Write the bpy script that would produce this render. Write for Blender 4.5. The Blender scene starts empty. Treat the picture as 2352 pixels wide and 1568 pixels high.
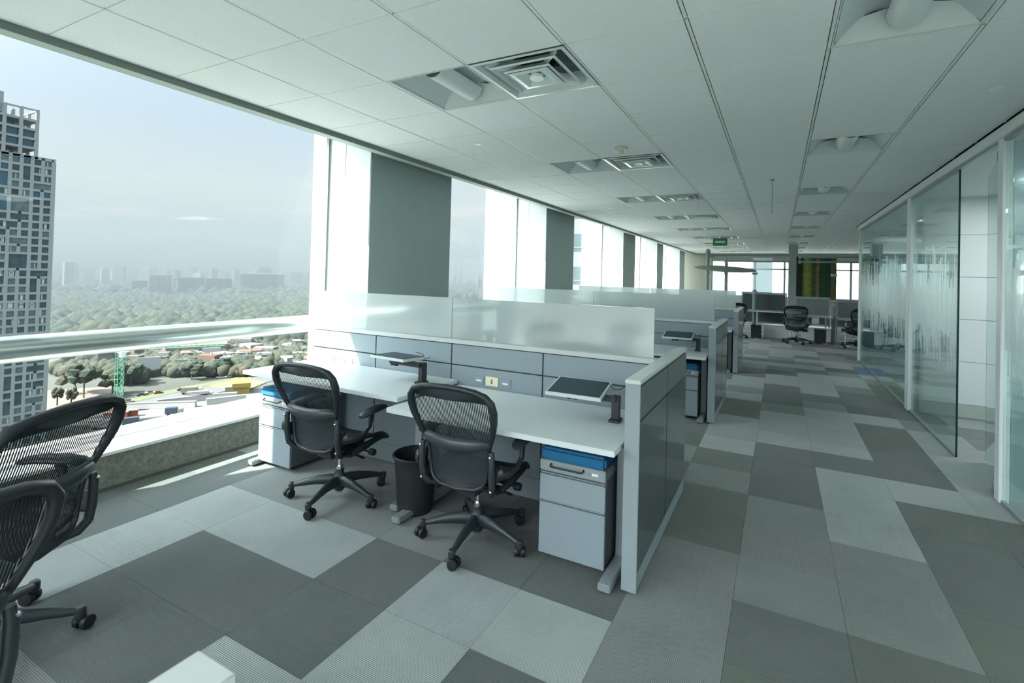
import bpy, bmesh, math, random
from mathutils import Vector, Matrix
PI = math.pi
R = math.radians
random.seed(7)
sc = bpy.context.scene
col = sc.collection

# ------------------------------------------------------------------ camera, world, sun, exposure
F, CX, CY = 1132.42, 1202.15, 615.92
YAW, PIT, ROL = -0.478976, 0.0136362, 0.026021
EYE = 1.6
cyw, syw, cp, sp, cr, sr = math.cos(YAW), math.sin(YAW), math.cos(PIT), math.sin(PIT), math.cos(ROL), math.sin(ROL)
fw = Vector((syw * cp, cyw * cp, sp)); rt0 = Vector((cyw, -syw, 0)); up0 = rt0.cross(fw)
rt = cr * rt0 + sr * up0; up = -sr * rt0 + cr * up0
cd = bpy.data.cameras.new('camera'); cam = bpy.data.objects.new('camera', cd); col.objects.link(cam)
cam.matrix_world = Matrix(((rt.x, up.x, -fw.x, 0), (rt.y, up.y, -fw.y, 0), (rt.z, up.z, -fw.z, EYE), (0, 0, 0, 1)))
cd.sensor_fit = 'HORIZONTAL'; cd.sensor_width = 36.0
cd.lens = F / 2352 * 36
cd.shift_x = (1176 - CX) / 2352
cd.shift_y = (CY - 784) / 2352
cd.clip_start = 0.05; cd.clip_end = 20000
cd.dof.use_dof = True; cd.dof.focus_distance = 3.2; cd.dof.aperture_fstop = 5.0
sc.camera = cam

def at_z(px, py, z):
    """the point of the horizontal plane z that stands at a pixel of the 2352 x 1568 frame"""
    d = rt * ((px - CX) / F) + up * ((CY - py) / F) + fw
    t = (z - EYE) / d.z
    return Vector((d.x * t, d.y * t, z))

SUN_TO = Vector((-0.40, -0.66, 0.80)).normalized()
sc.view_settings.view_transform = 'Standard'
sc.view_settings.look = 'None'
sc.view_settings.gamma = 1.0
sc.view_settings.use_curve_mapping = False
sc.view_settings.exposure = 1.52

w = bpy.data.worlds.new('world'); sc.world = w; w.use_nodes = True
nt = w.node_tree; nt.nodes.clear()
def N(t, **k):
    n = nt.nodes.new(t)
    for a, b in k.items(): setattr(n, a, b)
    return n
L = nt.links.new
tc = N('ShaderNodeTexCoord')
sep = N('ShaderNodeSeparateXYZ'); L(tc.outputs['Generated'], sep.inputs[0])
ramp = N('ShaderNodeValToRGB'); L(sep.outputs['Z'], ramp.inputs[0])
cr_ = ramp.color_ramp
cr_.elements[0].position = 0.0; cr_.elements[0].color = (0.58, 0.66, 0.70, 1)
cr_.elements[1].position = 1.0; cr_.elements[1].color = (0.50, 0.68, 0.85, 1)
for p_, c_ in ((0.06, (0.60, 0.68, 0.72, 1)), (0.13, (0.67, 0.73, 0.74, 1)), (0.24, (0.59, 0.70, 0.79, 1)), (0.4, (0.62, 0.74, 0.83, 1))):
    e_ = cr_.elements.new(p_); e_.color = c_
mp = N('ShaderNodeMapping'); mp.inputs['Scale'].default_value = (3.0, 3.0, 16.0); L(tc.outputs['Generated'], mp.inputs[0])
nz = N('ShaderNodeTexNoise'); nz.inputs['Scale'].default_value = 2.3; nz.inputs['Detail'].default_value = 6; L(mp.outputs[0], nz.inputs[0])
cl = N('ShaderNodeMapRange'); cl.inputs['From Min'].default_value = 0.52; cl.inputs['From Max'].default_value = 0.66; L(nz.outputs[0], cl.inputs[0])
# low bank of small clouds
cb = N('ShaderNodeMapRange'); cb.interpolation_type = 'SMOOTHSTEP'
cb.inputs['From Min'].default_value = 0.20; cb.inputs['From Max'].default_value = 0.10; L(sep.outputs['Z'], cb.inputs[0])
cm = N('ShaderNodeMath', operation='MULTIPLY'); L(cl.outputs[0], cm.inputs[0]); L(cb.outputs[0], cm.inputs[1])
cm2 = N('ShaderNodeMath', operation='MULTIPLY'); cm2.inputs[1].default_value = 0.55; L(cm.outputs[0], cm2.inputs[0])
mx = N('ShaderNodeMix', data_type='RGBA'); L(cm2.outputs[0], mx.inputs[0]); L(ramp.outputs[0], mx.inputs[6]); mx.inputs[7].default_value = (0.80, 0.79, 0.77, 1)
# the bright haze round the sun
vm = N('ShaderNodeVectorMath', operation='DOT_PRODUCT'); L(tc.outputs['Generated'], vm.inputs[0]); vm.inputs[1].default_value = tuple(SUN_TO)
mxm = N('ShaderNodeMath', operation='MAXIMUM'); L(vm.outputs['Value'], mxm.inputs[0]); mxm.inputs[1].default_value = 0
pw = N('ShaderNodeMath', operation='POWER'); L(mxm.outputs[0], pw.inputs[0]); pw.inputs[1].default_value = 5
mg = N('ShaderNodeMath', operation='MULTIPLY'); L(pw.outputs[0], mg.inputs[0]); mg.inputs[1].default_value = 15.0
glow = N('ShaderNodeMix', data_type='RGBA', blend_type='ADD'); glow.inputs[0].default_value = 1
gc = N('ShaderNodeMix', data_type='RGBA', blend_type='MULTIPLY'); gc.inputs[0].default_value = 1
L(mg.outputs[0], gc.inputs[6]); gc.inputs[7].default_value = (0.88, 0.95, 0.98, 1)
L(mx.outputs[2], glow.inputs[6]); L(gc.outputs[2], glow.inputs[7])
bg = N('ShaderNodeBackground'); bg.inputs['Strength'].default_value = 0.41; L(glow.outputs[2], bg.inputs[0])
wo = N('ShaderNodeOutputWorld'); L(bg.outputs[0], wo.inputs[0])

sd = bpy.data.lights.new('sun', 'SUN'); sd.energy = 9.0; sd.angle = R(0.7); sd.color = (1.0, 0.97, 0.86)
so = bpy.data.objects.new('sun', sd); col.objects.link(so)
so.rotation_euler = (-SUN_TO).to_track_quat('-Z', 'Y').to_euler()
sc.cycles.max_bounces = 10; sc.cycles.diffuse_bounces = 5; sc.cycles.glossy_bounces = 4
sc.cycles.transmission_bounces = 8; sc.cycles.transparent_max_bounces = 24
sc.cycles.caustics_reflective = False; sc.cycles.caustics_refractive = False
sc.cycles.sample_clamp_indirect = 6.0

# ------------------------------------------------------------------ materials
MATS = {}
def mat(name, rgb=(0.5, 0.5, 0.5), rough=0.5, metal=0.0, noise=0.0, nscale=60, bump=0.0, bscale=200, spec=0.5, coat=0.0):
    if name in MATS: return MATS[name]
    m = bpy.data.materials.new(name); m.use_nodes = True; t = m.node_tree; b = t.nodes['Principled BSDF']
    b.inputs['Base Color'].default_value = (*rgb, 1); b.inputs['Roughness'].default_value = rough; b.inputs['Metallic'].default_value = metal
    b.inputs['Specular IOR Level'].default_value = spec; b.inputs['Coat Weight'].default_value = coat
    ge = t.nodes.new('ShaderNodeNewGeometry')
    if noise:
        n = t.nodes.new('ShaderNodeTexNoise'); n.inputs['Scale'].default_value = nscale; n.inputs['Detail'].default_value = 4
        t.links.new(ge.outputs['Position'], n.inputs['Vector'])
        mr = t.nodes.new('ShaderNodeMapRange'); mr.inputs['From Min'].default_value = 0.25; mr.inputs['From Max'].default_value = 0.75
        mr.inputs['To Min'].default_value = 1 - noise; mr.inputs['To Max'].default_value = 1 + noise; t.links.new(n.outputs[0], mr.inputs[0])
        mm = t.nodes.new('ShaderNodeMix'); mm.data_type = 'RGBA'; mm.blend_type = 'MULTIPLY'; mm.inputs[0].default_value = 1
        mm.inputs[6].default_value = (*rgb, 1); t.links.new(mr.outputs[0], mm.inputs[7]); t.links.new(mm.outputs[2], b.inputs['Base Color'])
    if bump:
        n2 = t.nodes.new('ShaderNodeTexNoise'); n2.inputs['Scale'].default_value = bscale; n2.inputs['Detail'].default_value = 3
        t.links.new(ge.outputs['Position'], n2.inputs['Vector'])
        bp = t.nodes.new('ShaderNodeBump'); bp.inputs['Strength'].default_value = bump; bp.inputs['Distance'].default_value = 0.004
        t.links.new(n2.outputs[0], bp.inputs['Height']); t.links.new(bp.outputs[0], b.inputs['Normal'])
    MATS[name] = m
    return m

def carpet(name, rgb, axis, contrast):
    """looped carpet with fine ribs along one axis and soft tufts"""
    m = bpy.data.materials.new(name); m.use_nodes = True; t = m.node_tree; b = t.nodes['Principled BSDF']
    ge = t.nodes.new('ShaderNodeNewGeometry')
    wv = t.nodes.new('ShaderNodeTexWave'); wv.bands_direction = axis; wv.inputs['Scale'].default_value = 42.0
    wv.inputs['Distortion'].default_value = 0.6; wv.inputs['Detail'].default_value = 1.5; wv.inputs['Detail Scale'].default_value = 6
    t.links.new(ge.outputs['Position'], wv.inputs['Vector'])
    n = t.nodes.new('ShaderNodeTexNoise'); n.inputs['Scale'].default_value = 260; n.inputs['Detail'].default_value = 3; t.links.new(ge.outputs['Position'], n.inputs['Vector'])
    n3 = t.nodes.new('ShaderNodeTexNoise'); n3.inputs['Scale'].default_value = 3.2; n3.inputs['Detail'].default_value = 3; t.links.new(ge.outputs['Position'], n3.inputs['Vector'])
    def mr(src, a, c):
        q = t.nodes.new('ShaderNodeMapRange'); q.inputs['From Min'].default_value = 0.2; q.inputs['From Max'].default_value = 0.8
        q.inputs['To Min'].default_value = a; q.inputs['To Max'].default_value = c; t.links.new(src, q.inputs[0]); return q.outputs[0]
    def mul(a, c):
        q = t.nodes.new('ShaderNodeMath'); q.operation = 'MULTIPLY'; t.links.new(a, q.inputs[0]); t.links.new(c, q.inputs[1]); return q.outputs[0]
    v = mul(mul(mr(wv.outputs[1], 1 - contrast, 1 + contrast), mr(n.outputs[0], 0.80, 1.20)), mr(n3.outputs[0], 0.90, 1.10))
    mm = t.nodes.new('ShaderNodeMix'); mm.data_type = 'RGBA'; mm.blend_type = 'MULTIPLY'; mm.inputs[0].default_value = 1
    mm.inputs[6].default_value = (*rgb, 1); t.links.new(v, mm.inputs[7]); t.links.new(mm.outputs[2], b.inputs['Base Color'])
    b.inputs['Roughness'].default_value = 0.9; b.inputs['Specular IOR Level'].default_value = 0.15
    b.inputs['Sheen Weight'].default_value = 0.25; b.inputs['Sheen Roughness'].default_value = 0.5
    bp = t.nodes.new('ShaderNodeBump'); bp.inputs['Strength'].default_value = 0.5; bp.inputs['Distance'].default_value = 0.003
    t.links.new(wv.outputs[1], bp.inputs['Height']); t.links.new(bp.outputs[0], b.inputs['Normal'])
    return m

def pane_ior(t, fr, ior):
    # both faces of a thin pane reflect as seen from air
    g = t.nodes.new('ShaderNodeNewGeometry'); q = t.nodes.new('ShaderNodeMapRange'); q.inputs['To Min'].default_value = ior; q.inputs['To Max'].default_value = 1 / ior
    t.links.new(g.outputs['Backfacing'], q.inputs[0]); t.links.new(q.outputs[0], fr.inputs['IOR'])
def clear_glass(name, tint=(0.93, 0.97, 0.96), refl=1.0, base=0.0):
    m = bpy.data.materials.new(name); m.use_nodes = True; t = m.node_tree; t.nodes.clear()
    o = t.nodes.new('ShaderNodeOutputMaterial'); tr = t.nodes.new('ShaderNodeBsdfTransparent'); tr.inputs[0].default_value = (*tint, 1)
    gl = t.nodes.new('ShaderNodeBsdfGlossy'); gl.inputs['Roughness'].default_value = 0.0; gl.inputs['Color'].default_value = (0.92, 1.0, 0.98, 1)
    fr = t.nodes.new('ShaderNodeFresnel'); fr.inputs['IOR'].default_value = 1.5; pane_ior(t, fr, 1.5)
    ml = t.nodes.new('ShaderNodeMath'); ml.operation = 'MULTIPLY_ADD'; ml.inputs[1].default_value = refl; ml.inputs[2].default_value = base; ml.use_clamp = True
    t.links.new(fr.outputs[0], ml.inputs[0])
    mi = t.nodes.new('ShaderNodeMixShader'); t.links.new(ml.outputs[0], mi.inputs[0]); t.links.new(tr.outputs[0], mi.inputs[1]); t.links.new(gl.outputs[0], mi.inputs[2])
    t.links.new(mi.outputs[0], o.inputs[0]); MATS[name] = m
    return m

def frosted(name, trans=(0.86, 0.92, 0.92), through=0.3, rough=0.35, refl=0.12, gloss_rough=0.12, clear=0.0):
    """acid-etched glass: it scatters what stands behind it and keeps a soft sheen in front"""
    m = bpy.data.materials.new(name); m.use_nodes = True; t = m.node_tree; t.nodes.clear()
    o = t.nodes.new('ShaderNodeOutputMaterial')
    tl = t.nodes.new('ShaderNodeBsdfTranslucent'); tl.inputs[0].default_value = (*trans, 1)
    rf = t.nodes.new('ShaderNodeBsdfRefraction'); rf.inputs[0].default_value = (*trans, 1); rf.inputs['Roughness'].default_value = rough; rf.inputs['IOR'].default_value = 1.02
    df = t.nodes.new('ShaderNodeBsdfDiffuse'); df.inputs[0].default_value = (*trans, 1)
    gl = t.nodes.new('ShaderNodeBsdfGlossy'); gl.inputs['Roughness'].default_value = gloss_rough; gl.inputs[0].default_value = (0.95, 1, 1, 1)
    def mix(f, a, b):
        q = t.nodes.new('ShaderNodeMixShader'); q.inputs[0].default_value = f; t.links.new(a, q.inputs[1]); t.links.new(b, q.inputs[2]); return q
    a = mix(0.35, tl.outputs[0], df.outputs[0]); b = mix(through, a.outputs[0], rf.outputs[0])
    fr = t.nodes.new('ShaderNodeFresnel'); fr.inputs['IOR'].default_value = 1.45
    pane_ior(t, fr, 1.45)
    ad = t.nodes.new('ShaderNodeMath'); ad.operation = 'ADD'; ad.inputs[1].default_value = refl; ad.use_clamp = True; t.links.new(fr.outputs[0], ad.inputs[0])
    q = t.nodes.new('ShaderNodeMixShader'); t.links.new(ad.outputs[0], q.inputs[0]); t.links.new(b.outputs[0], q.inputs[1]); t.links.new(gl.outputs[0], q.inputs[2])
    if clear:
        tp = t.nodes.new('ShaderNodeBsdfTransparent'); q2 = t.nodes.new('ShaderNodeMixShader'); q2.inputs[0].default_value = clear; t.links.new(q.outputs[0], q2.inputs[1]); t.links.new(tp.outputs[0], q2.inputs[2]); q = q2
    t.links.new(q.outputs[0], o.inputs[0]); MATS[name] = m
    return m

def mesh_weave(name, rgb, axis, scale, openness, cross=0.0):
    """open chair mesh: real holes between the threads"""
    m = bpy.data.materials.new(name); m.use_nodes = True; t = m.node_tree; t.nodes.clear()
    o = t.nodes.new('ShaderNodeOutputMaterial'); tc = t.nodes.new('ShaderNodeTexCoord')
    b = t.nodes.new('ShaderNodeBsdfPrincipled'); b.inputs['Base Color'].default_value = (*rgb, 1); b.inputs['Roughness'].default_value = 0.55
    wv = t.nodes.new('ShaderNodeTexWave'); wv.bands_direction = axis; wv.inputs['Scale'].default_value = scale; t.links.new(tc.outputs['Object'], wv.inputs['Vector'])
    gt = t.nodes.new('ShaderNodeMath'); gt.operation = 'GREATER_THAN'; gt.inputs[1].default_value = 1 - openness; t.links.new(wv.outputs[1], gt.inputs[0])
    tr = t.nodes.new('ShaderNodeBsdfTransparent')
    mi = t.nodes.new('ShaderNodeMixShader'); t.links.new(gt.outputs[0], mi.inputs[0]); t.links.new(b.outputs[0], mi.inputs[1]); t.links.new(tr.outputs[0], mi.inputs[2])
    t.links.new(mi.outputs[0], o.inputs[0]); MATS[name] = m
    return m

CEIL = mat('ceiling_tile_mineral', (0.84, 0.87, 0.875), 0.95, noise=0.05, nscale=160, bump=0.25, bscale=500, spec=0.1)
TBAR = mat('t_bar_white', (0.74, 0.80, 0.78), 0.5)
WHITE = mat('white_paint', (0.80, 0.86, 0.85), 0.55, noise=0.02, nscale=8)
WHITE_MET = mat('white_powder_coat', (0.78, 0.84, 0.84), 0.35, noise=0.02, nscale=30)
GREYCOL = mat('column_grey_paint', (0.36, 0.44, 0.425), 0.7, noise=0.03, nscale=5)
DARKSLOT = mat('dark_slot', (0.05, 0.07, 0.065), 0.8)
CONC = mat('rough_sill_stone', (0.21, 0.22, 0.185), 0.9, noise=0.35, nscale=38, bump=0.8, bscale=60)
SILLW = mat('white_sill', (0.82, 0.84, 0.82), 0.45, noise=0.02, nscale=10)
MARBLE = mat('pale_stone_cladding', (0.74, 0.73, 0.69), 0.6, noise=0.08, nscale=14)
LAM = mat('white_laminate', (0.58, 0.63, 0.635), 0.38, noise=0.015, nscale=20)
PANEL = mat('blue_grey_painted_metal', (0.245, 0.30, 0.33), 0.38, noise=0.03, nscale=300)
PANELG = mat('grey_glass_tile', (0.055, 0.075, 0.074), 0.16, noise=0.03, nscale=300, coat=0.3)
PANELS = mat('speckled_grey_panel', (0.11, 0.13, 0.126), 0.35, noise=0.06, nscale=400)
TRIM = mat('silver_panel_frame', (0.245, 0.295, 0.315), 0.42, noise=0.02, nscale=200)
TRIMD = mat('grey_green_panel_frame', (0.15, 0.18, 0.175), 0.4)
CAPL = mat('pale_top_cap', (0.52, 0.56, 0.55), 0.4, noise=0.015, nscale=30)
METAL = mat('silver_powder_coat', (0.30, 0.34, 0.36), 0.35, metal=0.3)
CHROME = mat('chrome', (0.75, 0.78, 0.78), 0.12, metal=1.0)
BLACK = mat('black_plastic', (0.014, 0.020, 0.023), 0.42, noise=0.1, nscale=100)
GRAPH = mat('graphite_plastic', (0.026, 0.036, 0.042), 0.38, noise=0.08, nscale=120)
RUBBER = mat('black_rubber', (0.008, 0.011, 0.013), 0.5)
BLUE = mat('blue_seat_fabric', (0.012, 0.13, 0.27), 0.9, noise=0.12, nscale=400, bump=0.4, bscale=900)
MATTOP = mat('dark_slate_mat', (0.028, 0.055, 0.070), 0.7, noise=0.08, nscale=300)
IVORY = mat('ivory_socket_plate', (0.72, 0.70, 0.50), 0.4)
RED = mat('red_socket', (0.45, 0.05, 0.03), 0.4)
BLUES = mat('blue_socket', (0.03, 0.09, 0.3), 0.4)
GLASS = clear_glass('window_glass', (0.96, 0.985, 0.985), 0.10)
OFFGLASS = clear_glass('office_glass', (0.90, 0.955, 0.945), 1.3, 0.03)
GLASSEDGE = mat('dark_green_glass_edge', (0.01, 0.05, 0.045), 0.2)
FROST = frosted('frosted_screen_glass')
FILM = frosted('etched_film', (0.90, 0.95, 0.95), 0.0, 0.25, 0.0, 0.3, 0.62)
MESHU = mesh_weave('open_back_mesh', (0.010, 0.016, 0.018), 'X', 31.0, 0.35)
MESHL = mesh_weave('dense_back_mesh', (0.016, 0.024, 0.028), 'X', 45.0, 0.08)
CP = {}
for nm_, c_ in (('dark', (0.082, 0.100, 0.096)), ('mid', (0.165, 0.186, 0.179)), ('light', (0.285, 0.318, 0.314)), ('olive', (0.088, 0.108, 0.090)), ('blue', (0.06, 0.13, 0.24))):
    for ax in 'XY': CP[nm_, ax] = carpet('carpet_%s_%s' % (nm_, ax), c_, ax, 0.22 if nm_ == 'light' else 0.14)

# ------------------------------------------------------------------ mesh helpers
def B(): return bmesh.new()
def bx(bm, x0, x1, y0, y1, z0, z1, M=None, bev=0.0):
    vs = [bm.verts.new(p) for p in ((x0, y0, z0), (x1, y0, z0), (x1, y1, z0), (x0, y1, z0), (x0, y0, z1), (x1, y0, z1), (x1, y1, z1), (x0, y1, z1))]
    fs = [bm.faces.new([vs[i] for i in q]) for q in ((3, 2, 1, 0), (4, 5, 6, 7), (0, 1, 5, 4), (1, 2, 6, 5), (2, 3, 7, 6), (3, 0, 4, 7))]
    if bev:
        r = bmesh.ops.bevel(bm, geom=list({e for f in fs for e in f.edges}), offset=bev, segments=2, affect='EDGES', clamp_overlap=True)
        vs = list({v for f in r['faces'] for v in f.verts} | {v for v in vs if v.is_valid})
        vs = [v for v in vs if v.is_valid]
    if M is not None:
        for v in vs: v.co = M @ v.co
    return bm
def tube(bm, pts, rad, n=10, closed=False, upv=Vector((0, 0, 1)), caps=True):
    """sweep; rad is a number, (ru, rv) or a list of those, ru along the side vector and rv along upv"""
    P = [Vector(p) for p in pts]; m = len(P); rings = []
    for i, p in enumerate(P):
        a = P[(i - 1) % m] if closed or i > 0 else P[i]; b = P[(i + 1) % m] if closed or i < m - 1 else P[i]
        t = (b - a).normalized(); u = upv
        if abs(t.dot(u)) > 0.97: u = Vector((0, 1, 0)) if abs(t.y) < 0.9 else Vector((1, 0, 0))
        s = t.cross(u).normalized(); v = s.cross(t).normalized()
        r = rad[i] if isinstance(rad, list) else rad
        ru, rv = r if isinstance(r, tuple) else (r, r)
        rings.append([bm.verts.new(p + s * (ru * math.cos(2 * PI * k / n)) + v * (rv * math.sin(2 * PI * k / n))) for k in range(n)])
    for i in range(m if closed else m - 1):
        A, C = rings[i], rings[(i + 1) % m]
        for k in range(n): bm.faces.new((A[k], A[(k + 1) % n], C[(k + 1) % n], C[k]))
    if not closed and caps: bm.faces.new(rings[0][::-1]); bm.faces.new(rings[-1])
    return bm
def lathe(bm, prof, n=24, M=None, cap=(True, True)):
    rings = []
    for r, z in prof:
        rings.append([bm.verts.new((M @ Vector((r * math.cos(2 * PI * k / n), r * math.sin(2 * PI * k / n), z))) if M is not None else (r * math.cos(2 * PI * k / n), r * math.sin(2 * PI * k / n), z)) for k in range(n)])
    for A, C in zip(rings, rings[1:]):
        for k in range(n): bm.faces.new((A[k], A[(k + 1) % n], C[(k + 1) % n], C[k]))
    if cap[0]: bm.faces.new(rings[0][::-1])
    if cap[1]: bm.faces.new(rings[-1])
    return bm
def ball(bm, c, r, seg=12, M=None):
    sx, sy, sz = r if isinstance(r, tuple) else (r, r, r)
    T = Matrix.Translation(c) @ (M if M is not None else Matrix()) @ Matrix.Diagonal((sx, sy, sz, 1))
    bmesh.ops.create_uvsphere(bm, u_segments=seg, v_segments=max(6, seg // 2 + 2), radius=1, matrix=T)
    return bm
def loft(bm, rows):
    V = [[bm.verts.new(p) for p in r] for r in rows]
    for a, b in zip(V, V[1:]):
        for i in range(len(a) - 1): bm.faces.new((a[i], a[i + 1], b[i + 1], b[i]))
    return bm
def mk(name, bm, m, parent=None, smooth=False, loc=None, mods=()):
    bmesh.ops.recalc_face_normals(bm, faces=bm.faces[:])
    me = bpy.data.meshes.new(name); bm.to_mesh(me); bm.free()
    for q in (m if isinstance(m, (list, tuple)) else [m]): me.materials.append(q)
    if smooth:
        for p in me.polygons: p.use_smooth = True
        if smooth != 'all': me.set_sharp_from_angle(angle=R(40))
    o = bpy.data.objects.new(name, me); col.objects.link(o)
    if parent is not None: o.parent = parent
    if loc is not None: o.location = loc
    return o
def tag(o, label=None, cat=None, group=None, kind=None):
    if label: o['label'] = label
    if cat: o['category'] = cat
    if group: o['group'] = group
    if kind: o['kind'] = kind
    return o
def thing(name, label, cat, loc=(0, 0, 0), rz=0.0, group=None):
    o = bpy.data.objects.new(name, None); o.empty_display_size = 0.1; col.objects.link(o); o.location = loc; o.rotation_euler = (0, 0, rz)
    return tag(o, label, cat, group)
def struct(name, bm, m, parent=None, label=None, smooth=False):
    o = mk(name, bm, m, parent, smooth)
    if parent is None: o['kind'] = 'structure'
    if label: o['label'] = label
    return o
def copy_tree(o, parent=None):
    c = o.copy(); col.objects.link(c); c.parent = parent
    for ch in list(o.children): copy_tree(ch, c)
    return c
def dup(o, label, loc=None, rz=None, group=None):
    c = copy_tree(o); c['label'] = label
    if loc is not None: c.location = loc
    if rz is not None: c.rotation_euler = (0, 0, rz)
    if group: c['group'] = group
    return c
def textmesh(name, s, size, m, parent, M, depth=0.002):
    cu = bpy.data.curves.new(name, 'FONT'); cu.body = s; cu.size = size; cu.extrude = depth; cu.align_x = 'CENTER'; cu.align_y = 'CENTER'
    t = bpy.data.objects.new(name, cu); col.objects.link(t)
    dg = bpy.context.evaluated_depsgraph_get(); me = bpy.data.meshes.new_from_object(t.evaluated_get(dg)); me.name = name
    bpy.data.objects.remove(t); me.transform(M); me.materials.clear(); me.materials.append(m)
    o = bpy.data.objects.new(name, me); col.objects.link(o); o.parent = parent
    return o
# ------------------------------------------------------------------ room shell
H = 2.804
HEAD = 3.37
GX = -4.50                         # glass line of the window wall
COLS = [(-0.62, 0.80), (3.80, 5.22), (8.17, 9.54), (13.20, 14.45), (17.40, 18.40), (21.80, 23.0)]
YB, YE = -1.5, 24.0                # the floor runs on a little behind the camera

floor = struct('floor', bx(B(), -4.25, 9.0, -2.3, YE, -0.30, -0.012), mat('floor_slab', (0.10, 0.11, 0.10), 0.9))
TX, TY, TX0, TY0 = 0.4835, 0.458, -0.18, 2.72
# shades read off the photograph: rows from TY0 on, columns A.. (X from -4.05)
SH = {}
def setc(c, s, r0):
    k = 'ZABCDEFGHIJKL'.index(c) - 8     # H starts at TX0
    for q, ch in enumerate(s):
        if ch != '.': SH[k, r0 + q] = ch
setc('Z', 'dddddddd', -6)
setc('A', 'lllllmmm', -6); setc('B', 'mmddlmmdd', -6); setc('C', 'mmddlmmdd', -6)
setc('D', 'lllddmddd', -6); setc('E', 'dlllldddd', -6); setc('F', 'ddddldddd', -6)
setc('G', 'mmmmmmmoomollloolmlldmlldlm', -6)
setc('H', 'ddddodmmmdddlllmoddlldmldmlll', -6)
setc('I', 'dddddommllldllllmolllldlmldll', -6)
setc('J', 'dddddooddolddoolddomllmdllmmd', -6)
setc('K', 'mmmmmdmmdolllllmoddoomlbblmdm', -6)
for kx in range(-9, 14):
    for ky in range(-7, 34):
        x0 = TX0 + kx * TX; y0 = TY0 + ky * TY
        if x0 + TX < -4.25 or x0 > 3.7: continue
        if x0 > 1.4 and (y0 < 2.2): continue
        if x0 < -2.2 and y0 > 5.6: continue
        if x0 < -1.2 and y0 > 8.2: continue
        if y0 > 14.2 or (y0 < 0.3 and x0 > -2) or (x0 > 2.6 and y0 > 8): continue
        ch = SH.get((kx, ky)) or random.choice('ddmmlllo' if x0 < 1.4 else 'ddmmllob')
        ax = random.choice('XY') if ch != 'l' else ('X' if (kx + ky) % 2 else 'Y')
        key = ('tile', ch, ax)
        if key not in MATS:
            MATS[key] = mk('carpet_tile', bx(B(), 0.0008, TX - 0.0008, 0.0008, TY - 0.0008, -0.012, 0), CP[{'d': 'dark', 'm': 'mid', 'l': 'light', 'o': 'olive', 'b': 'blue'}[ch], ax], floor, loc=(x0, y0, 0))
        else:
            o = MATS[key].copy(); col.objects.link(o); o.location = (x0, y0, random.choice((0, 0, -0.0006)))
            o.parent = floor
        SH['built', kx, ky] = True
bmr = {c: B() for c in 'dmlo'}
for kx in range(-9, 20):
    for ky in range(-10, 47):
        if ('built', kx, ky) in SH: continue
        x0 = TX0 + kx * TX; y0 = TY0 + ky * TY
        if x0 + TX < -4.3 or y0 + TY > YE or x0 > 8.6: continue
        ch = SH.get((kx, ky)) or random.choice('dmlo'); ch = 'd' if ch == 'b' else ch
        bx(bmr[ch], x0 + .0008, x0 + TX - .0008, y0 + .0008, y0 + TY - .0008, -0.012, 0)
for ch, b_ in bmr.items():
    tag(mk('carpet_tile_field', b_, CP[{'d': 'dark', 'm': 'mid', 'l': 'light', 'o': 'olive'}[ch], 'X'], floor), kind='stuff')

# ceiling -----------------------------------------------------------
I0, J0, G = -3.454, 1.7346, 0.61
ceiling = struct('ceiling', bx(B(), -3.46, 9.0, -2.3, YE, HEAD, HEAD + 0.25), WHITE)
FIX = {}
for j in range(-3, 37, 4):
    FIX[2, j] = 'light'; FIX[3, j] = 'vent'; FIX[6, j] = 'light'
tile_src = None; rest = B(); cnt = 0
for j in range(-6, 37):
    for i in range(-1, 21):
        if i < 0: continue
        if (i, j) in FIX: continue
        if i >= 8 and j < 18: continue
        x0 = I0 + i * G; y0 = J0 + j * G
        if y0 + G > YE + .05: continue
        if i < 8 and -3 <= j <= 34 and cnt < 290:
            cnt += 1
            if tile_src is None:
                tile_src = mk('ceiling_tile', bx(B(), 0.013, G - 0.013, 0.0055, G - 0.0055, 0, 0.012), CEIL, ceiling, loc=(x0, y0, H))
            else:
                o = tile_src.copy(); col.objects.link(o); o.location = (x0, y0, H); o.parent = ceiling
        else: bx(rest, x0 + .013, x0 + G - .013, y0 + .0055, y0 + G - .0055, H, H + .012)
tag(mk('ceiling_tile_field', rest, CEIL, ceiling), kind='stuff')
for i in range(0, 9):
    bm = bx(B(), -0.0075, 0.0075, -2.3, YE, 0.002, 0.006); bx(bm, -0.0015, 0.0015, -2.3, YE, 0.006, 0.03); bx(bm, -0.02, 0.02, -2.3, YE, 0.030, 0.034)
    mk('main_runner', bm, TBAR, ceiling, loc=(I0 + i * G, 0, H))
bm = B()
for j in range(-6, 38):
    y0 = J0 + j * G
    if y0 < YE: bx(bm, I0, 1.45 if j < 18 else 9.0, y0 - .0035, y0 + .0035, H + .002, H + .03)
for i in range(9, 21): bx(bm, I0 + i * G - .012, I0 + i * G + .012, J0 + 18 * G, YE, H + .009, H + .013)
tag(mk('cross_tee', bm, TBAR, ceiling), kind='stuff')
struct('ceiling_edge', B() and bx(bx(B(), I0 - 0.030, I0 - 0.001, -2.3, YE, H, H + .03), I0 - .03, I0 - .02, -2.3, YE, H, HEAD), WHITE, ceiling)
# office ceiling behind the glass front
struct('office_ceiling', bx(B(), 1.52, 3.9, -2.3, 12.42, 2.70, 2.80), WHITE, ceiling)

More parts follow.
